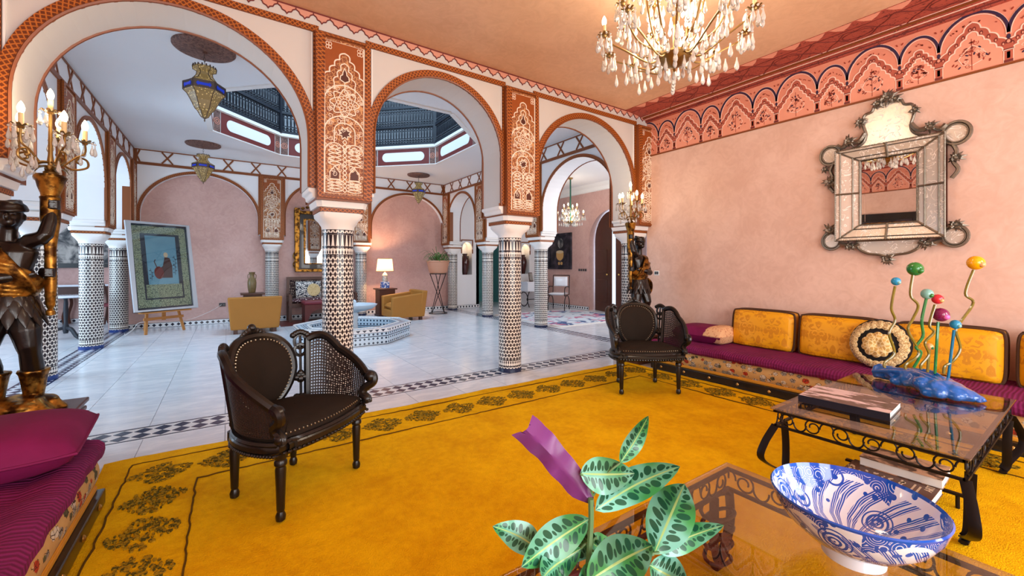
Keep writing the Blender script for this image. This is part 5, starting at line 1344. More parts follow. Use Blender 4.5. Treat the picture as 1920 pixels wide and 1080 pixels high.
# ---- hall lanterns under carved ceiling medallions
def lantern(label, x, y, s=1.0, lit=18):
    t = thing('lantern', label, 'lantern', (x, y, ZH))
    MB().lathe([(.29, 0), (.29, -.02), (.275, -.035), (.25, -.04), (.03, -.045), (.02, -.07), (.0001, -.07)], 40).build('ceiling_medallion', 'medallion', t)
    z = -.07
    for q in range(4):
        c = (0, 0, z - .02)
        MB().tube([(c[0] + .009 * cos(a) * (q % 2), c[1] + .009 * cos(a) * ((q + 1) % 2), c[2] + .026 * sin(a)) for a in [2 * pi * i / 10 for i in range(10)]], .003, 4, True).build('chain_link', 'lantern_metal', t); z -= .04
    prof = [(.095, 0), (.09, -.035), (.06, -.045), (.065, -.08), (.095, -.125), (.165, -.165), (.165, -.24), (.135, -.27), (.105, -.33), (.075, -.40), (.055, -.42), (.03, -.47), (.0005, -.49)]
    P = [(r * s, zz * s + z + .01) for r, zz in prof]
    MB().lathe(P[2:6], 6).build('upper_panes', 'lantern_glass', t, smooth=False); MB().lathe(P[6:], 6).build('lower_panes', 'lantern_glass', t, smooth=False); MB().lathe(P[5:7], 6).build('belt', 'lantern_metal', t, smooth=False); MB().lathe(P[:3], 6, star=lambda a, zz: 1).build('crown', 'lantern_glass', t, smooth=False)
    for q in range(6):
        a = 2 * pi * q / 6; MB().tube([(r * 1.01 * cos(a), r * 1.01 * sin(a), zz) for r, zz in P], .0045, 4).build('rib', 'lantern_metal', t)
        a += pi / 6; r = .165 * s * cos(pi / 6) + .002
        f = lambda u, v, w_, a=a, r=r: ((r + w_) * cos(a) - u * sin(a), (r + w_) * sin(a) + u * cos(a), v)
        zc = z + .01 - .205 * s
        MB().prism([(u * s * 1.3, zc + v * s * 1.5) for u, v in ((-.045, 0), (-.035, .014), (-.028, .008), (.028, .008), (.035, .014), (.045, 0), (.035, -.014), (.028, -.008), (-.028, -.008), (-.035, -.014))], f, 0, .004).build('blue_glass', 'lantern_blue', t, smooth=False)
    cr = MB()
    for q in range(18): a = 2 * pi * q / 18; cr.box(.09 * s * cos(a) - .007, .09 * s * cos(a) + .007, .09 * s * sin(a) - .007, .09 * s * sin(a) + .007, z, z + .022)
    cr.build('crown_teeth', 'lantern_metal', t, smooth=False, kind='stuff')
    MB().lathe([(.0005, P[-1][1] - .035), (.008, P[-1][1] - .02), (.004, P[-1][1])], 6).build('finial', 'lantern_metal', t)
    point('lantern_light', (x, y, ZH + z - .23 * s), lit, (1, .85, .6), .05)
lantern('pierced brass and blue glass lantern hanging just beyond the widest salon arch', -.20, 5.70, 1.15)
lantern('pierced brass and blue glass lantern hanging before the pink arch of the easel', -.38, 10.22, 1.1)
lantern('pierced brass lantern hanging before the pink arch of the table lamp', 4.18, 10.45, 1.1)
# ---- Venetian mirror on the salon wall
mr = thing('wall_mirror', 'ornate Venetian mirror with etched glass frame and foliate crest above the sofa', 'mirror', (XE, 1.26, 2.02))
def mp(a, b, t_): return (-t_, a, b)
def panel(poly, d0, d1=None, m='etched_mirror', nm='etched_panel'):
    MB().prism(poly, mp, .02, d0).build(nm, m, mr, smooth=False)
MB().prism([(-.40, -.47), (.40, -.47), (.40, .46), (-.40, .46)], mp, 0, .03).build('backboard', 'wood_dark', mr, smooth=False)
iy, iz0, iz1, oy, oz0, oz1 = .21, -.31, .33, .395, -.465, .455
MB().prism([(-iy, iz0), (iy, iz0), (iy, iz1), (-iy, iz1)], mp, .03, .034).build('mirror_glass', 'mirror', mr, smooth=False)
MB().ribbon([(-iy + .015, iz0 + .015), (iy - .015, iz0 + .015), (iy - .015, iz1 - .015), (-iy + .015, iz1 - .015)], .028, mp, .034, .037, True).build('bevel', 'mirror', mr, smooth=False)
def slope(pts, nm='etched_panel'):          # (a, b, depth)
    v = [mp(*p) for p in pts]; w_ = [mp(p[0], p[1], p[2] - .008) for p in pts]
    MB().add(v + w_, [(0, 1, 2, 3), (7, 6, 5, 4), (0, 4, 5, 1), (1, 5, 6, 2), (2, 6, 7, 3), (3, 7, 4, 0)]).build(nm, 'etched_mirror', mr, smooth=False)
D0, D1 = .045, .10
for e in (-1, 1):
    mid = (iz0 + iz1) / 2
    for (b0, b1, c0, c1) in ((iz0, mid, oz0, mid), (mid, iz1, mid, oz1)):
        q = lambda f, b, c: (e * (iy + (oy - iy) * f), b + (c - b) * f, D0 + (D1 - D0) * f)
        for f0, f1 in ((.04, .26), (.32, .78), (.84, 1)): slope([q(f0, b0, c0), q(f1, b0, c0), q(f1, b1, c1), q(f0, b1, c1)])
for (zi, zo) in ((iz0, oz0), (iz1, oz1)):
    for e in (-1, 1):
        q = lambda f, a, b: (a + (b - a) * f, zi + (zo - zi) * f, D0 + (D1 - D0) * f)
        for f0, f1 in ((.04, .26), (.32, .78), (.84, 1)): slope([q(f0, 0, 0), q(f1, 0, 0), q(f1, e * iy, e * oy), q(f0, e * iy, e * oy)])
rod = lambda pts, r=.009, cl=False, nm='silver_rod': MB().tube([mp(*p) for p in pts], r, 6, cl).build(nm, 'silver_worn', mr)
for f in (0, .29, .81, 1.02):
    a, z0, z1, d = iy + (oy - iy) * f, iz0 + (oz0 - iz0) * f, iz1 + (oz1 - iz1) * f, D0 + (D1 - D0) * f + .004
    rod([(-a, z0, d), (a, z0, d), (a, z1, d), (-a, z1, d)], .0085, True)
for e in (-1, 1):
    for (zi, zo) in ((iz0, oz0), (iz1, oz1)): rod([(e * iy, zi, D0 + .004), (e * oy, zo, D1 + .004)], .008)
    rod([(e * iy, (iz0 + iz1) / 2, D0 + .004), (e * oy, (iz0 + iz1) / 2, D1 + .006)], .010)
for (zi, zo) in ((iz0, oz0), (iz1, oz1)): rod([(0, zi, D0 + .004), (0, zo, D1 + .006)], .010)
bd = MB()
for (a, z0, z1, d) in ((iy + .005, iz0 - .005, iz1 + .005, D0 + .01), (oy, oz0, oz1, D1 + .008)):
    for k in range(46):
        f = k / 46
        for p in ((-a + 2 * a * f, z0), (-a + 2 * a * f, z1), (-a, z0 + (z1 - z0) * f), (a, z0 + (z1 - z0) * f)): bd.ball(mp(p[0], p[1], d), .006, 5, 4)
bd.build('beading', 'silver_worn', mr, kind='stuff')
MB().prism([(-oy, oz0), (oy, oz0), (oy, oz1), (-oy, oz1)], mp, .0, .02).build('frame_back', 'silver_worn', mr, smooth=False)
def orn_panel(out, nm='crest_panel', d=.035, m='etched_mirror'):
    MB().prism(out, mp, 0, d).build(nm, m, mr, smooth=False)
    rod([(a, b, d + .006) for a, b in out], .013, True, nm.split('_')[0] + '_rim')
cre = [Vector(p) for p in ((-.30, .46), (-.20, .50), (-.165, .58), (-.19, .70), (-.175, .78), (-.12, .80), (-.09, .86), (0, .90), (.09, .86), (.12, .80), (.175, .78), (.19, .70), (.165, .58), (.20, .50), (.30, .46))]
orn_panel([tuple(p) for p in spline(cre, 4)])
bot = [(-.24, -.47), (-.22, -.55), (-.15, -.60), (-.06, -.615), (0, -.64), (.06, -.615), (.15, -.60), (.22, -.55), (.24, -.47)]
orn_panel([tuple(p) for p in spline(bot, 4)], 'base_panel')
for (a, b, r) in ((-.46, .44, .088), (.46, .44, .088), (-.45, -.46, .082), (.45, -.46, .082)):
    orn_panel(arc(a, b, r, r * 1.12, 0, 2 * pi, 26)[:-1], 'corner_roundel', .04)
    rod([(p, q, .047) for p, q in arc(a, b, r * .8, r * .9, 0, 2 * pi, 22)[:-1]], .006, True)
for e in (-1, 1):
    rod([(e * p, q, .05) for p, q in [tuple(v) for v in spline([Vector(v) for v in ((.17, .60), (.22, .53), (.30, .53), (.36, .50), (.40, .53))], 5)]], .022, nm='crest_scroll')
    rod([(e * p, q, .05) for p, q in [tuple(v) for v in spline([Vector(v) for v in ((.22, -.50), (.28, -.53), (.34, -.50), (.38, -.49))], 5)]], .02, nm='base_scroll')
    rod([(e * p, q, .04) for p, q in [tuple(v) for v in spline([Vector(v) for v in ((.43, .36), (.46, .28), (.44, .20), (.47, .12), (.43, .05))], 5)]], .016, nm='side_scroll')
rs = random.Random(12)
def leafy(a, b, n, L, d=.05):
    mb = MB()
    for q in range(n):
        an = 2 * pi * q / n + rs.uniform(-.2, .2); l = L * rs.uniform(.6, 1.2)
        mb.tube([mp(a, b, d), mp(a + l * .5 * cos(an), b + l * .5 * sin(an), d + .02), mp(a + l * cos(an), b + l * sin(an), d - .005)], [(.003, .010), (.004, .012), (.001, .001)], 6, flat=(-1, 0, 0))
    mb.lathe([(.016, 0), (.010, .01), (.0001, .012)], 10, tf=lambda x, y, z: mp(a + x, b + y, d + .015 + z))
    mb.build('leaf_rosette', 'silver_worn', mr)
for a, b, n, L in ((0, .90, 15, .085), (-.06, .87, 9, .06), (.07, .86, 9, .06), (.20, .72, 9, .06), (-.20, .72, 9, .05), (-.30, .54, 9, .06), (.30, .55, 11, .07), (-.46, .22, 9, .06), (.46, .16, 11, .09), (-.46, -.36, 9, .07), (.46, -.34, 9, .08), (0, -.66, 13, .07), (-.28, -.52, 9, .06), (.29, -.52, 9, .06), (.5, .30, 7, .05)): leafy(a, b, n, L)
# picture over the left sofa (seen in the mirror), switch plate
pc = thing('framed_painting', 'wide dark-framed painting with red figure on the wall over the left banquette', 'painting', (XW, 2.93, 2.02))
MB().ribbon([(-.5, -.36), (.5, -.36), (.5, .36), (-.5, .36)], .14, lambda a, b, t_: (t_, a, b), .002, .05, True).build('frame', 'black_lacquer', pc, smooth=False)
MB().ribbon([(-.37, -.23), (.37, -.23), (.37, .23), (-.37, .23)], .02, lambda a, b, t_: (t_, a, b), .002, .055, True).build('gilt_slip', 'gilt', pc, smooth=False)
MB().prism([(-.44, -.3), (.44, -.3), (.44, .3), (-.44, .3)], lambda a, b, t_: (t_, a, b), .002, .03).build('canvas', 'oil_dark', pc, smooth=False)
MB().prism([(-.2, -.16), (.1, -.18), (.24, -.12), (.2, .02), (.05, .16), (-.15, .12)], lambda a, b, t_: (t_, a, b), .03, .032).build('painted_figure', 'oil_red', pc, smooth=False)
sw = thing('light_switch', 'small dark switch plate with pale frame on the pink wall beside the corner column', 'switch', (XE, 3.90, 1.19))
MB().box(-.008, 0, -.045, .045, -.035, .035).build('plate', 'white_plastic', sw, bevel=.004)
for y in (-.017, .017): MB().box(-.012, -.006, y - .014, y + .014, -.02, .02).build('rocker', 'switch_grey', sw, smooth=False)
# ================================================================ PATIO HALL AND ROOMS BEYOND
# ---- zellige fountain
FC = (1.90, 7.80)
fo = thing('fountain', 'octagonal blue and white tiled fountain basin on the marble hall floor', 'fountain', (*FC, 0))
def octs(h, k): return octa(h, k)
def ring(h0, k0, z0, h1, k1, z1, m, nm, bot=False):
    a, b = octs(h0, k0), octs(h1, k1); mb = MB()
    for i in range(8):
        j = (i + 1) % 8; L = (Vector(a[i]) - Vector(a[j])).length; hgt = max(abs(z1 - z0), abs(h1 - h0))
        mb.add([(*a[i], z0), (*a[j], z0), (*b[j], z1), (*b[i], z1)], [(0, 1, 2, 3)], [[(0, 0), (L, 0), (L, hgt), (0, hgt)]])
    return mb.build(nm, m, fo, smooth=False, recalc=False)
ring(.92, .61, 0, .92, .61, .20, 'zellige_fountain', 'outer_wall'); ring(.94, .62, .20, .94, .62, .26, 'zellige_base', 'rim_edge'); ring(.94, .62, .26, .70, .48, .26, 'zellige_fountain', 'rim'); ring(.70, .48, .26, .70, .48, .02, 'zellige_fountain', 'inner_wall')
MB().prism(octs(.70, .48), flat, .0, .02).build('basin_floor', 'blue_tile', fo, smooth=False); MB().prism(octs(.69, .475), flat, .02, .10).build('water', 'water', fo, smooth=False)
for h in (.925, .72): 
    o = octs(h + .012, .61 if h > .8 else .487); MB().tube([(*p, .262) for p in o], .012, 5, True).build('nosing', 'ivory_tile', fo)
MB().lathe([(.13, .02), (.13, .08), (.07, .12), (.055, .3), (.07, .42), (.05, .45), (.10, .47), (.30, .52), (.36, .57), (.38, .60), (.35, .60), (.28, .555), (.0001, .54)], 32, star=lambda a, z: 1 + (.06 * abs(sin(6 * a)) if z > .5 else 0)).build('marble_basin', 'marble_fountain', fo)
MB().lathe([(.03, .54), (.025, .62), (.04, .66), (.0001, .69)], 12).build('spout', 'marble_fountain', fo)
# ---- mustard armchairs
def armchair(label, loc, rz):
    t = thing('armchair', label, 'armchair', loc, rz)      # faces -y
    def slab(nm, poly, mp_, t0, t1, **k): return MB().prism(poly, mp_, t0, t1).build(nm, 'mustard', t, bevel=.025, **k)
    slab('backrest', [(-.40, .08), (.40, .08), (.45, .70), (-.45, .70)], lambda a, b, q: (a, .40 + q + (b - .1) * .10, b), -.14, 0)
    for s in (-1, 1):
        slab('arm', [(-.40, .08), (.38, .08), (.44, .66), (-.40, .56)], lambda a, b, q, s=s: (s * (.40 + (b - .1) * .06 - q), a, b), 0, .13)
        for y in (-.32, .32): MB().box(s * .32 - .035, s * .32 + .035, y - .035, y + .035, 0, .085).build('foot', 'wood_dark', t, smooth=False)
    slab('seat_base', [(-.30, .08), (.30, .08), (.30, .26), (-.30, .26)], lambda a, b, q: (a, q, b), -.39, .30)
    m = MB(); pillow(m, .58, .62, .16, 12, .25, lambda x, y, z: (x, y - .06, z + .33)); m.build('seat_cushion', 'mustard', t)
    return t
armchair('mustard armchair seen from behind in front of the vase and easel wall', (.46, 9.78, 0), pi)
armchair('mustard armchair seen from its side next to the lit table lamp', (3.53, 9.83, 0), -pi / 2)
# ---- easel with framed picture
ez = thing('easel', 'light wooden easel standing on the marble floor by the pink wall', 'easel', (-1.07, 10.62, 0), RD(35))
for s in (-1, 1): MB().tube([(s * .33, -.16, 0), (s * .20, .02, .9), (s * .06, .16, 1.75)], (.022, .028), 4, flat=(0, 1, 0)).build('front_leg', 'wood_easel', ez, smooth=False)
MB().tube([(0, .50, 0), (0, .22, 1.6)], (.02, .022), 4).build('rear_leg', 'wood_easel', ez, smooth=False)
MB().box(-.34, .34, -.13, -.10, .26, .31).build('crossbar', 'wood_easel', ez, smooth=False); MB().box(-.42, .42, -.24, -.10, .40, .425).build('ledge', 'wood_easel', ez, smooth=False); MB().box(-.03, .03, -.115, -.09, .24, .45).build('stop', 'wood_easel', ez, smooth=False)
fp = thing('framed_picture', 'silver-framed Persian miniature under glass leaning on the easel', 'picture', (-1.03, 10.56, .425), RD(35))
roll, lean = 0, RD(9)
def pm(a, b, t_):
    x, z = a * cos(roll) - b * sin(roll), a * sin(roll) + b * cos(roll)
    return (x * 1.08, -.13 - t_ * cos(lean) + z * sin(lean), z * 1.03 * cos(lean) + t_ * sin(lean) + .004)
def rect(nm, m, a0, a1, b0, b1, t0, t1, par=fp):
    mb = MB(); v = [(a0, b0), (a1, b0), (a1, b1), (a0, b1)]
    mb.prism(v, pm, t0, t1); n = len(mb.f) - 6
    mb.uv[n + 1] = [(v[i][0], v[i][1]) for i in (3, 2, 1, 0)]
    return mb.build(nm, m, par, smooth=False)
rect('backing', 'wood_dark', -.50, .50, 0, 1.68, -.02, 0)
MB().ribbon([(-.475, .025), (.475, .025), (.475, 1.655), (-.475, 1.655)], .05, pm, 0, .035, True).build('frame', 'frame_silver', fp, smooth=False)
rect('mat_navy', 'pic_navy', -.45, .45, .05, 1.63, 0, .004); rect('mat_border', 'pic_border', -.42, .42, .08, 1.60, .004, .006); rect('inner_navy', 'pic_navy', -.31, .31, .22, 1.46, .006, .008); rect('lower_band', 'pic_border', -.285, .285, .25, .50, .008, .010); rect('miniature', 'pic_blue', -.24, .24, .50, 1.42, .008, .010)
fg = MB().prism([(-.05, .62), (.14, .62), (.15, .85), (.12, 1.0), (.04, 1.02), (.0, .85), (-.05, .8)], pm, .010, .012); fg.build('painted_robe', 'pic_brown', fp, smooth=False)
MB().prism(arc(-.07, .72, .075, .12, 0, 2 * pi, 14)[:-1], pm, .010, .0125).build('painted_cello', 'pic_red', fp, smooth=False); MB().prism(arc(.06, 1.06, .035, .05, 0, 2 * pi, 12)[:-1], pm, .010, .012).build('painted_head', 'pic_tan', fp, smooth=False)
MB().ribbon([(-.09, .80), (-.13, .93), (-.11, .97)], .015, pm, .010, .0125).build('painted_neck', 'pic_brown', fp, smooth=False)
for k, (a, b) in enumerate(((.19, .8), (.2, .95), (-.19, .7))):
    v_ = MB().ribbon([(a, b - .12), (a + .01, b), (a - .01, b + .1)], .006, pm, .010, .0122)
    for q in range(5): v_.prism(arc(a + (.02 if q % 2 else -.02), b - .08 + .035 * q, .016, .008, 0, 2 * pi, 6)[:-1], pm, .010, .0122)
    v_.build('painted_shrub', 'pic_navy', fp, smooth=False)
rect('glazing', 'pane_glass', -.45, .45, .05, 1.63, .022, .024)
cl = thing('picture_clip', 'small white clip lamp on the ledge below the framed picture', 'lamp', (-.78, 10.63, .425))
MB().tube(spline([(0, 0, 0), (.01, -.02, .06), (-.02, -.02, .12), (.0, -.02, .16)], 5), .01, 6).build('body', 'white_plastic', cl)
cdw = thing('power_cord', 'thin white cord running from the wall socket to the easel', 'cord', (-.4, 11.0, 0))
MB().tube(spline([(.30, .38, .42), (.1, .2, .30), (-.25, -.1, .18), (-.6, -.45, .2), (-.95, -.5, .22), (-1.05, -.5, .1), (-1.15, -.55, .01), (-1.2, -.3, .01)], 6), .004, 5).build('cable', 'white_plastic', cdw)
so = thing('wall_socket', 'black wall socket on the pink wall between easel and armchair', 'socket', (-.08, YD + .14, .42))
MB().box(-.06, .06, -.012, 0, -.04, .04).build('plate', 'switch_grey', so, bevel=.004)
for x in (-.03, .03): MB().box(x - .014, x + .014, -.018, -.01, -.015, .015).build('outlet', 'black_lacquer', so, smooth=False)
# ---- vase on side table
st = thing('side_table', 'dark wooden side table behind the mustard armchair', 'table', (.46, 10.55, 0))
MB().box(-.22, .22, -.2, .2, .68, .715).build('top', 'wood_dark', st, bevel=.005); MB().box(-.17, .17, -.15, .15, .6, .68).build('apron', 'wood_dark', st, smooth=False)
for x in (-.17, .17):
    for y in (-.15, .15): MB().lathe([(.015, 0), (.02, .3), (.025, .6)], 8, (x, y, 0)).build('leg', 'wood_dark', st)
va = thing('vase', 'slender olive patterned vase on the side table behind the armchair', 'vase', (.45, 10.55, .715))
MB().lathe([(.055, 0), (.065, .02), (.08, .12), (.085, .22), (.075, .28), (.045, .33), (.042, .38), (.06, .44), (.065, .445), (.05, .44)], 24).build('body', 'vase_olive', va)
for s in (-1, 1): MB().tube(spline([(s * .045, 0, .41), (s * .075, 0, .38), (s * .07, 0, .31), (s * .06, 0, .29)], 5), .008, 6).build('handle', 'vase_olive', va)
# ---- gilt mirror, bench, stool
gm = thing('gilt_mirror', 'large gilt and black framed mirror hanging over the carved bench', 'mirror', (1.90, YD + .14, 1.93))
g = lambda a, b, t_: (a, -t_, b)
MB().prism([(-.52, -.79), (.52, -.79), (.52, .72), (-.52, .72)], g, .0, .03).build('backboard', 'wood_dark', gm, smooth=False)
MB().ribbon([(-.48, -.75), (.48, -.75), (.48, .68), (-.48, .68)], .085, g, .01, .09, True).build('gilt_frame', 'gilt', gm, bevel=.01); MB().ribbon([(-.38, -.65), (.38, -.65), (.38, .58), (-.38, .58)], .12, g, .01, .05, True).build('black_band', 'black_lacquer', gm, smooth=False); MB().ribbon([(-.31, -.58), (.31, -.58), (.31, .51), (-.31, .51)], .035, g, .01, .065, True).build('gilt_slip', 'gilt', gm, smooth=False)
MB().prism([(-.3, -.57), (.3, -.57), (.3, .5), (-.3, .5)], g, .02, .04).build('mirror_glass', 'mirror', gm, smooth=False)
for s in (-1, 1):
    MB().box(s * .48 - .06, s * .48 + .06, -.11, -.03, .60, .78).build('corner_block', 'gilt', gm, bevel=.01); MB().tube(spline([(s * .53, -.06, -.3), (s * .56, -.06, -.4), (s * .52, -.06, -.5), (s * .56, -.06, -.6), (s * .5, -.06, -.74)], 5), .016, 6).build('side_scroll', 'gilt', gm)
cr = MB(); [cr.ball((x, -.06, .74 + .10 * (1 - (x / .45) ** 2)), .035, 8, 6, (1.2, .7, 1)) for x in (-.35, -.25, -.15, -.06, .06, .15, .25, .35)]; cr.ball((0, -.06, .88), .05, 8, 6); cr.build('crest', 'gilt', gm)
be = thing('carved_bench', 'dark carved bench with patterned seat under the gilt mirror', 'bench', (1.92, 10.92, .0085))
for x in (-.72, .72):
    for y in (-.24, .24): MB().box(x - .03, x + .03, y - .03, y + .03, 0, 1.02 if y > 0 else .62).build('leg', 'wood_dark', be, smooth=False)
    MB().box(x - .025, x + .025, -.24, .24, .58, .63).build('armrest', 'wood_dark', be, smooth=False)
MB().box(-.72, .72, .215, .265, .95, 1.02).build('top_rail', 'wood_dark', be, smooth=False); MB().box(-.70, .70, .225, .255, .50, .95).build('back_panel', 'textile_dots', be, smooth=False); MB().box(-.72, .72, -.25, .22, .33, .42).build('seat_frame', 'wood_dark', be, smooth=False)
m = MB(); pillow(m, 1.38, .46, .13, 14, .25, lambda x, y, z: (x, y - .02, z + .47)); m.build('seat_pad', 'textile_red', be)
cu = thing('bench_cushion', 'black and white patterned cushion leaning on the carved bench', 'cushion', (1.62, 10.97, .72))
m = MB(); pillow(m, .55, .40, .13, 12, .5, lambda x, y, z: (x, z + y * .25, y), .05); m.build('cushion_body', 'textile_bw', cu)
MB().lathe([(.15, .0), (.14, .012), (.0001, .014)], 24, tf=lambda x, y, z: (x + .1, -.055 - z + y * .25, y)).build('round_applique', 'lace', cu)
sl = thing('stool', 'burgundy leather-topped carved wooden stool between bench and fountain', 'stool', (1.76, 10.34, .0085))
MB().box(-.36, .36, -.24, .24, .42, .50).build('padded_top', 'burgundy', sl, bevel=.03)
for s in (-1, 1):
    y = s * .21; P = [(-.34, 0), (-.27, 0), (-.27, .12)] + [tuple(p) for p in arc(0, .12, .25, .2, pi, 0, 12)] + [(.27, .12), (.27, 0), (.34, 0), (.34, .42), (-.34, .42)]
    MB().prism(P, lambda a, b, t_, y=y: (a, y + t_, b), -.015, .015).build('arched_side', 'wood_red', sl, smooth=False)
for s in (-1, 1): MB().box(s * .33 - .015, s * .33 + .015, -.2, .2, .18, .42).build('end_panel', 'wood_red', sl, smooth=False)
rgs = thing('small_rug', 'dark red small rug lying under bench and stool', 'rug', (1.7, 10.5, 0)); MB().box(-.75, .95, -.45, .6, .0005, .008).build('pile', 'wood_red', rgs, smooth=False)
# ---- lamp table and lamp
lt = thing('side_table', 'dark square side table carrying the lit lamp', 'table', (3.40, 10.78, 0))
MB().box(-.25, .25, -.22, .22, .68, .715).build('top', 'wood_dark', lt, bevel=.006); MB().box(-.2, .2, -.18, .18, .05, .68).build('body', 'wood_dark', lt, smooth=False); MB().box(-.22, .22, -.2, .2, 0, .05).build('base', 'wood_dark', lt, smooth=False)
lp = thing('table_lamp', 'lit table lamp with cream shade and blue and white porcelain base', 'lamp', (3.39, 10.78, .715))
MB().box(-.10, .10, -.08, .08, 0, .17).build('porcelain_base', 'porcelain_blue', lp, bevel=.015); MB().lathe([(.06, .17), (.075, .22), (.06, .29), (.07, .33), (.045, .38), (.015, .41), (.012, .5)], 20).build('stem', 'etched_mirror', lp)
MB().grid(lambda u, v: ((.215 - .04 * v) * cos(2 * pi * u), (.215 - .04 * v) * sin(2 * pi * u), .44 + .32 * v), 40, 4).build('lamp_shade', 'lamp_shade', lp, recalc=False); [MB().tube([(r * cos(a), r * sin(a), z) for a in [2 * pi * i / 36 for i in range(36)]], .006, 6, True).build('shade_trim', 'braid_dark', lp) for r, z in ((.215, .44), (.175, .76))]
link('bulb', BULB, lp, loc=(0, 0, .50)); point('lamp_light', (3.39, 10.78, 1.36), 52, (1, .58, .28), .045)
# ---- plant on iron stand
ps = thing('plant_stand', 'tall black iron plant stand with crossed rods', 'stand', (4.72, 10.42, 0))
for z, r in ((.02, .24), (1.08, .22)): MB().tube([(r * cos(a), r * sin(a), z) for a in [2 * pi * i / 24 for i in range(24)]], .012, 6, True).build('ring', 'iron', ps)
for k in range(4):
    a = 2 * pi * k / 4 + .4; MB().tube([(.24 * cos(a), .24 * sin(a), .02), (.05 * cos(a + 1.2), .05 * sin(a + 1.2), .55), (.22 * cos(a + 2.6), .22 * sin(a + 2.6), 1.08)], .010, 6).build('rod', 'iron', ps)
MB().lathe([(.22, 1.075), (.22, 1.09), (.0001, 1.09)], 24).build('tray', 'iron', ps)
pp = thing('potted_plant', 'spiky green plant in a wide terracotta pot on the iron stand', 'plant', (4.72, 10.42, 1.09))
MB().lathe([(.20, 0), (.245, .05), (.30, .30), (.315, .31), (.315, .345), (.28, .345), (.27, .30), (.0001, .29)], 32).build('pot', 'pot_terracotta', pp)
rs = random.Random(21)
for k in range(46):
    a = rs.uniform(0, 6.28); L = rs.uniform(.18, .42); e = rs.uniform(.1, 1.0); r0 = rs.uniform(0, .2)
    P = [(r0 * cos(a), r0 * sin(a), .30), ((r0 + L * .5) * cos(a), (r0 + L * .5) * sin(a), .34 + L * e * .7), ((r0 + L) * cos(a + .1), (r0 + L) * sin(a + .1), .34 + L * e * .55 - .06)]
    MB().tube(spline(P, 4), [(.003, .012)] * 4 + [(.003, .016)] * 3 + [(.002, .006), (.001, .001)], 5, flat=(0, 0, 1)).build('leaf', 'leaf_green', pp)
for k in range(3): a = k * 2; MB().tube(spline([(.05 * cos(a), .05 * sin(a), .3), (.1 * cos(a), .1 * sin(a), .5), (.2 * cos(a), .2 * sin(a), .62 + .05 * k)], 4), .006, 5).build('stem', 'leaf_green', pp)
# ---- entry room
for x, lb in ((6.08, 'glossy dark brown jar standing in the niche of the white pier'), (8.30, 'dark brown jar standing in the niche behind the white table')):
    v = thing('jar', lb, 'jar', (x, 11.44, 1.021))
    MB().lathe([(.07, 0), (.075, .02), (.12, .25), (.135, .40), (.12, .50), (.07, .56), (.065, .60), (.085, .64), (.08, .645), (.05, .6)], 24).build('body', 'vase_brown', v)
    for s in (-1, 1): MB().tube(spline([(s * .08, 0, .56), (s * .115, 0, .57), (s * .12, 0, .51)], 4), .01, 6).build('handle', 'vase_brown', v)
ct = thing('console_table', 'white-topped table on scrolled black iron legs in the entry room', 'table', (8.05, 10.55, 0))
MB().box(-.45, .40, -.30, .30, .76, .80).build('top', 'ceramic_white', ct, bevel=.006); MB().box(-.42, .37, -.29, .29, .5, .76).build('cloth', 'ceramic_white', ct, smooth=False)
for x in (-.36, .32):
    q = MB().tube([(x + .0, .26 * cos(a) * .8, .25 + .22 * sin(a)) for a in [2 * pi * i / 18 for i in range(18)]], .014, 6, True).tube([(x, -.28, .01), (x, -.16, .25), (x, -.28, .5)], .014, 6).tube([(x, .28, .01), (x, .16, .25), (x, .28, .5)], .014, 6)
    q.build('iron_leg', 'iron', ct)
MB().tube([(-.36, -.2, .25), (.32, -.2, .25)], .012, 6).build('stretcher', 'iron', ct)
for k, (x, y) in enumerate(((-.15, -.1), (.1, -.12), (.28, -.05))):
    o = thing('photo_frame', 'small standing photo frame on the white table, %s' % ('tall and dark' if k == 0 else 'wide and pale' if k == 1 else 'silver and narrow'), 'photo frame', (8.05 + x, 10.55 + y, .80))
    w_, h_ = ((.07, .28), (.13, .2), (.08, .18))[k]
    MB().prism([(-w_, 0), (w_, 0), (w_, h_), (-w_, h_)], lambda a, b, t_: (a, t_ + b * .2, b), -.01, .01).build('frame', ('wood_dark', 'frame_silver', 'silver_worn')[k], o, bevel=.004); MB().prism([(-w_ * .8, .02), (w_ * .8, .02), (w_ * .8, h_ - .02), (-w_ * .8, h_ - .02)], lambda a, b, t_: (a, t_ + b * .2, b), -.014, -.011).build('photo', 'oil_grey', o, smooth=False)
ic = thing('iron_chair', 'black iron chair with white cushions in front of the dark still-life painting', 'chair', (8.0, 9.25, .0125), RD(-60))
for s in (-1, 1):
    x = s * .25
    MB().tube(spline([(x, .24, 1.0), (x, .20, .5), (x, .16, .44), (x, -.22, .42)], 5), .012, 6).build('side_rail', 'iron', ic); MB().tube([(x, .0 + .22 * cos(a), .20 + .22 * sin(a)) for a in [pi * i / 12 for i in range(13)]], .012, 6).build('leg_arch', 'iron', ic)
    for y in (-.22, .22): MB().tube([(x, y, 0), (x, y, .21)], .012, 6).build('leg', 'iron', ic)
    MB().tube(spline([(x, .22, .66), (x, -.05, .68), (x, -.2, .62), (x, -.2, .43)], 5), .012, 6).build('armrest', 'iron', ic)
MB().tube([(-.25, .24, 1.0), (.25, .24, 1.0)], .012, 6).build('top_rail', 'iron', ic)
m = MB(); pillow(m, .48, .46, .08, 10, .3, lambda x, y, z: (x, y - .02, z + .47)); m.build('seat_pad', 'ceramic_white', ic); m = MB(); pillow(m, .42, .28, .08, 10, .4, lambda x, y, z: (x, z + .18, y + .82)); m.build('back_pad', 'ceramic_white', ic)
sl = thing('still_life_painting', 'dark still-life painting with pale bowl on the pink entry wall', 'painting', (8.7, 10.0, 1.75))
h = lambda a, b, t_: (-t_, a, b)
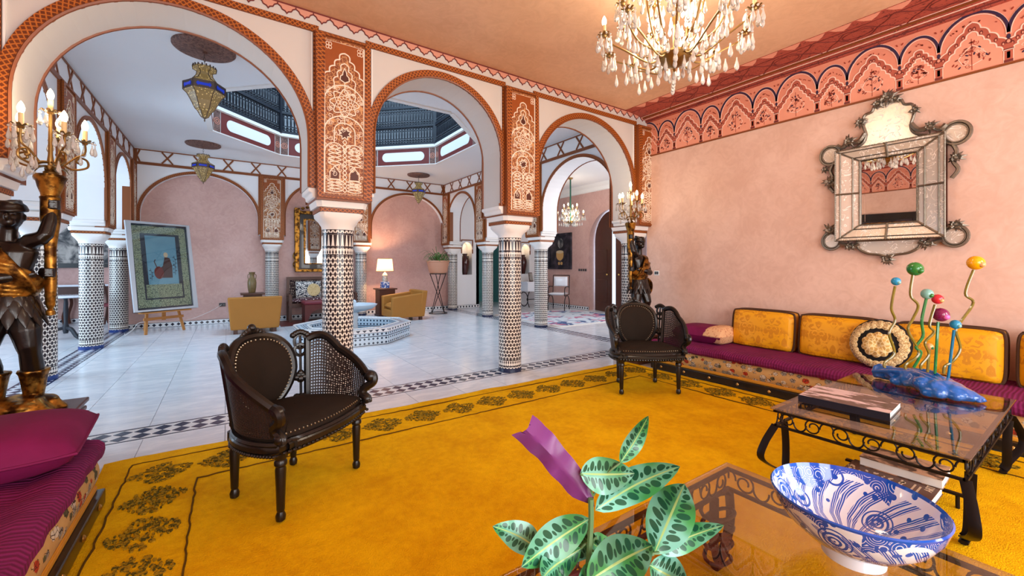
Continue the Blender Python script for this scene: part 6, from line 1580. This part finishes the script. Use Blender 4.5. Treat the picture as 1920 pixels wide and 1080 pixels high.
MB().ribbon([(-.53, -.53), (.53, -.53), (.53, .53), (-.53, .53)], .07, h, .002, .05, True).build('frame', 'oil_dark', sl, bevel=.01); MB().prism([(-.52, -.52), (.52, -.52), (.52, .52), (-.52, .52)], h, .002, .02).build('canvas', 'oil_dark', sl, smooth=False)
MB().prism(arc(-.02, -.12, .17, .17, pi, 2 * pi, 12) + [(.15, -.02), (-.19, -.02)], h, .02, .023).build('painted_bowl', 'oil_gold', sl, smooth=False); MB().prism(arc(-.02, -.02, .17, .05, 0, 2 * pi, 16)[:-1], h, .02, .025).build('painted_rim', 'pic_tan', sl, smooth=False); MB().prism(arc(-.05, .25, .13, .16, 0, 2 * pi, 10)[:-1], h, .02, .023).build('painted_flower', 'oil_grey', sl, smooth=False)
for k, y in enumerate((-.1, .02)): MB().prism(arc(y, -.38, .05, .05, 0, 2 * pi, 10)[:-1], h, .02, .023).build('painted_fruit', 'oil_gold', sl, smooth=False)
s4 = thing('switch_row', 'row of four black switches on the pink wall by the entrance door', 'switch', (8.7, 8.98, 1.17))
for k in range(4): MB().box(-.012, 0, -.16 + k * .09, -.10 + k * .09, -.035, .035).build('switch', 'switch_grey', s4, smooth=False)
er = thing('entry_rug', 'pale blue and pink patterned rug on the entry room floor', 'rug', (7.15, 7.9, 0)); MB().box(-1.35, 1.25, -1.25, 1.35, .0005, .012).build('pile', 'entry_rug', er, smooth=False); MB().ribbon([(-1.33, -1.23), (1.23, -1.23), (1.23, 1.33), (-1.33, 1.33)], .05, flat, .001, .013, True).build('fringe_border', 'paper', er, smooth=False)
# ---- side aisle: console with painting, scroll table, chair
co = thing('console_table', 'dark wooden console table with white marble top in the side aisle', 'table', (-2.9, 13.12, 0))
MB().box(-.8, .8, -.25, .25, .84, .88).build('top', 'ceramic_white', co, bevel=.006); MB().box(-.75, .75, -.22, .22, .66, .84).build('apron', 'wood_dark', co, smooth=False)
for x in (-.7, 0, .7):
    for y in (-.18, .18): MB().tube(spline([(x, y, .66), (x + .03, y, .45), (x - .02, y, .2), (x, y, 0)], 4), .028, 6).build('leg', 'wood_dark', co)
op = thing('landscape_painting', 'grey landscape painting above the console in the side aisle', 'painting', (-2.9, 13.4, 1.75))
MB().ribbon([(-.75, -.45), (.75, -.45), (.75, .45), (-.75, .45)], .08, g, .002, .05, True).build('frame', 'black_lacquer', op, smooth=False); MB().prism([(-.74, -.44), (.74, -.44), (.74, .44), (-.74, .44)], g, .002, .02).build('canvas', 'oil_grey', op, smooth=False)
tb = thing('pedestal_table', 'dark green round pedestal table on scrolled feet in the side aisle', 'table', (-2.35, 10.55, 0))
MB().lathe([(.38, .74), (.40, .755), (.38, .77), (.0001, .77)], 32).build('top', 'ceramic_white', tb); MB().lathe([(.03, .1), (.05, .2), (.025, .3), (.035, .5), (.025, .7), (.06, .74)], 12).build('pillar', 'lattice_wood', tb)
for k in range(3): a = 2 * pi * k / 3 - .8; MB().tube(spline([(.02 * cos(a), .02 * sin(a), .2), (.14 * cos(a), .14 * sin(a), .16), (.26 * cos(a), .26 * sin(a), .04), (.34 * cos(a), .34 * sin(a), .025)], 5), [.03] * 10 + [.022] * 6, 8).build('scroll_foot', 'lattice_wood', tb)
wc = thing('wooden_chair', 'dark curved-back wooden chair beside the console in the side aisle', 'chair', (-2.05, 12.4, 0), RD(70))
MB().box(-.23, .23, -.23, .22, .42, .48).build('seat', 'burgundy', wc, bevel=.02)
for s in (-1, 1):
    MB().tube(spline([(s * .2, -.2, .42), (s * .21, -.22, .2), (s * .2, -.2, 0)], 4), .022, 6).build('leg', 'wood_dark', wc); MB().tube(spline([(s * .2, .26, 0), (s * .19, .2, .45), (s * .18, .24, .8), (s * .14, .3, 1.0)], 5), .022, 6).build('back_leg', 'wood_dark', wc)
MB().tube([(-.14, .3, 1.0), (0, .32, 1.03), (.14, .3, 1.0)], .025, 6).build('top_rail', 'wood_dark', wc); MB().prism([(-.06, .46), (.06, .46), (.08, .98), (-.08, .98)], lambda a, b, t_: (a, .2 + t_ + (b - .45) * .18, b), -.01, .01).build('splat', 'wood_dark', wc, smooth=False)
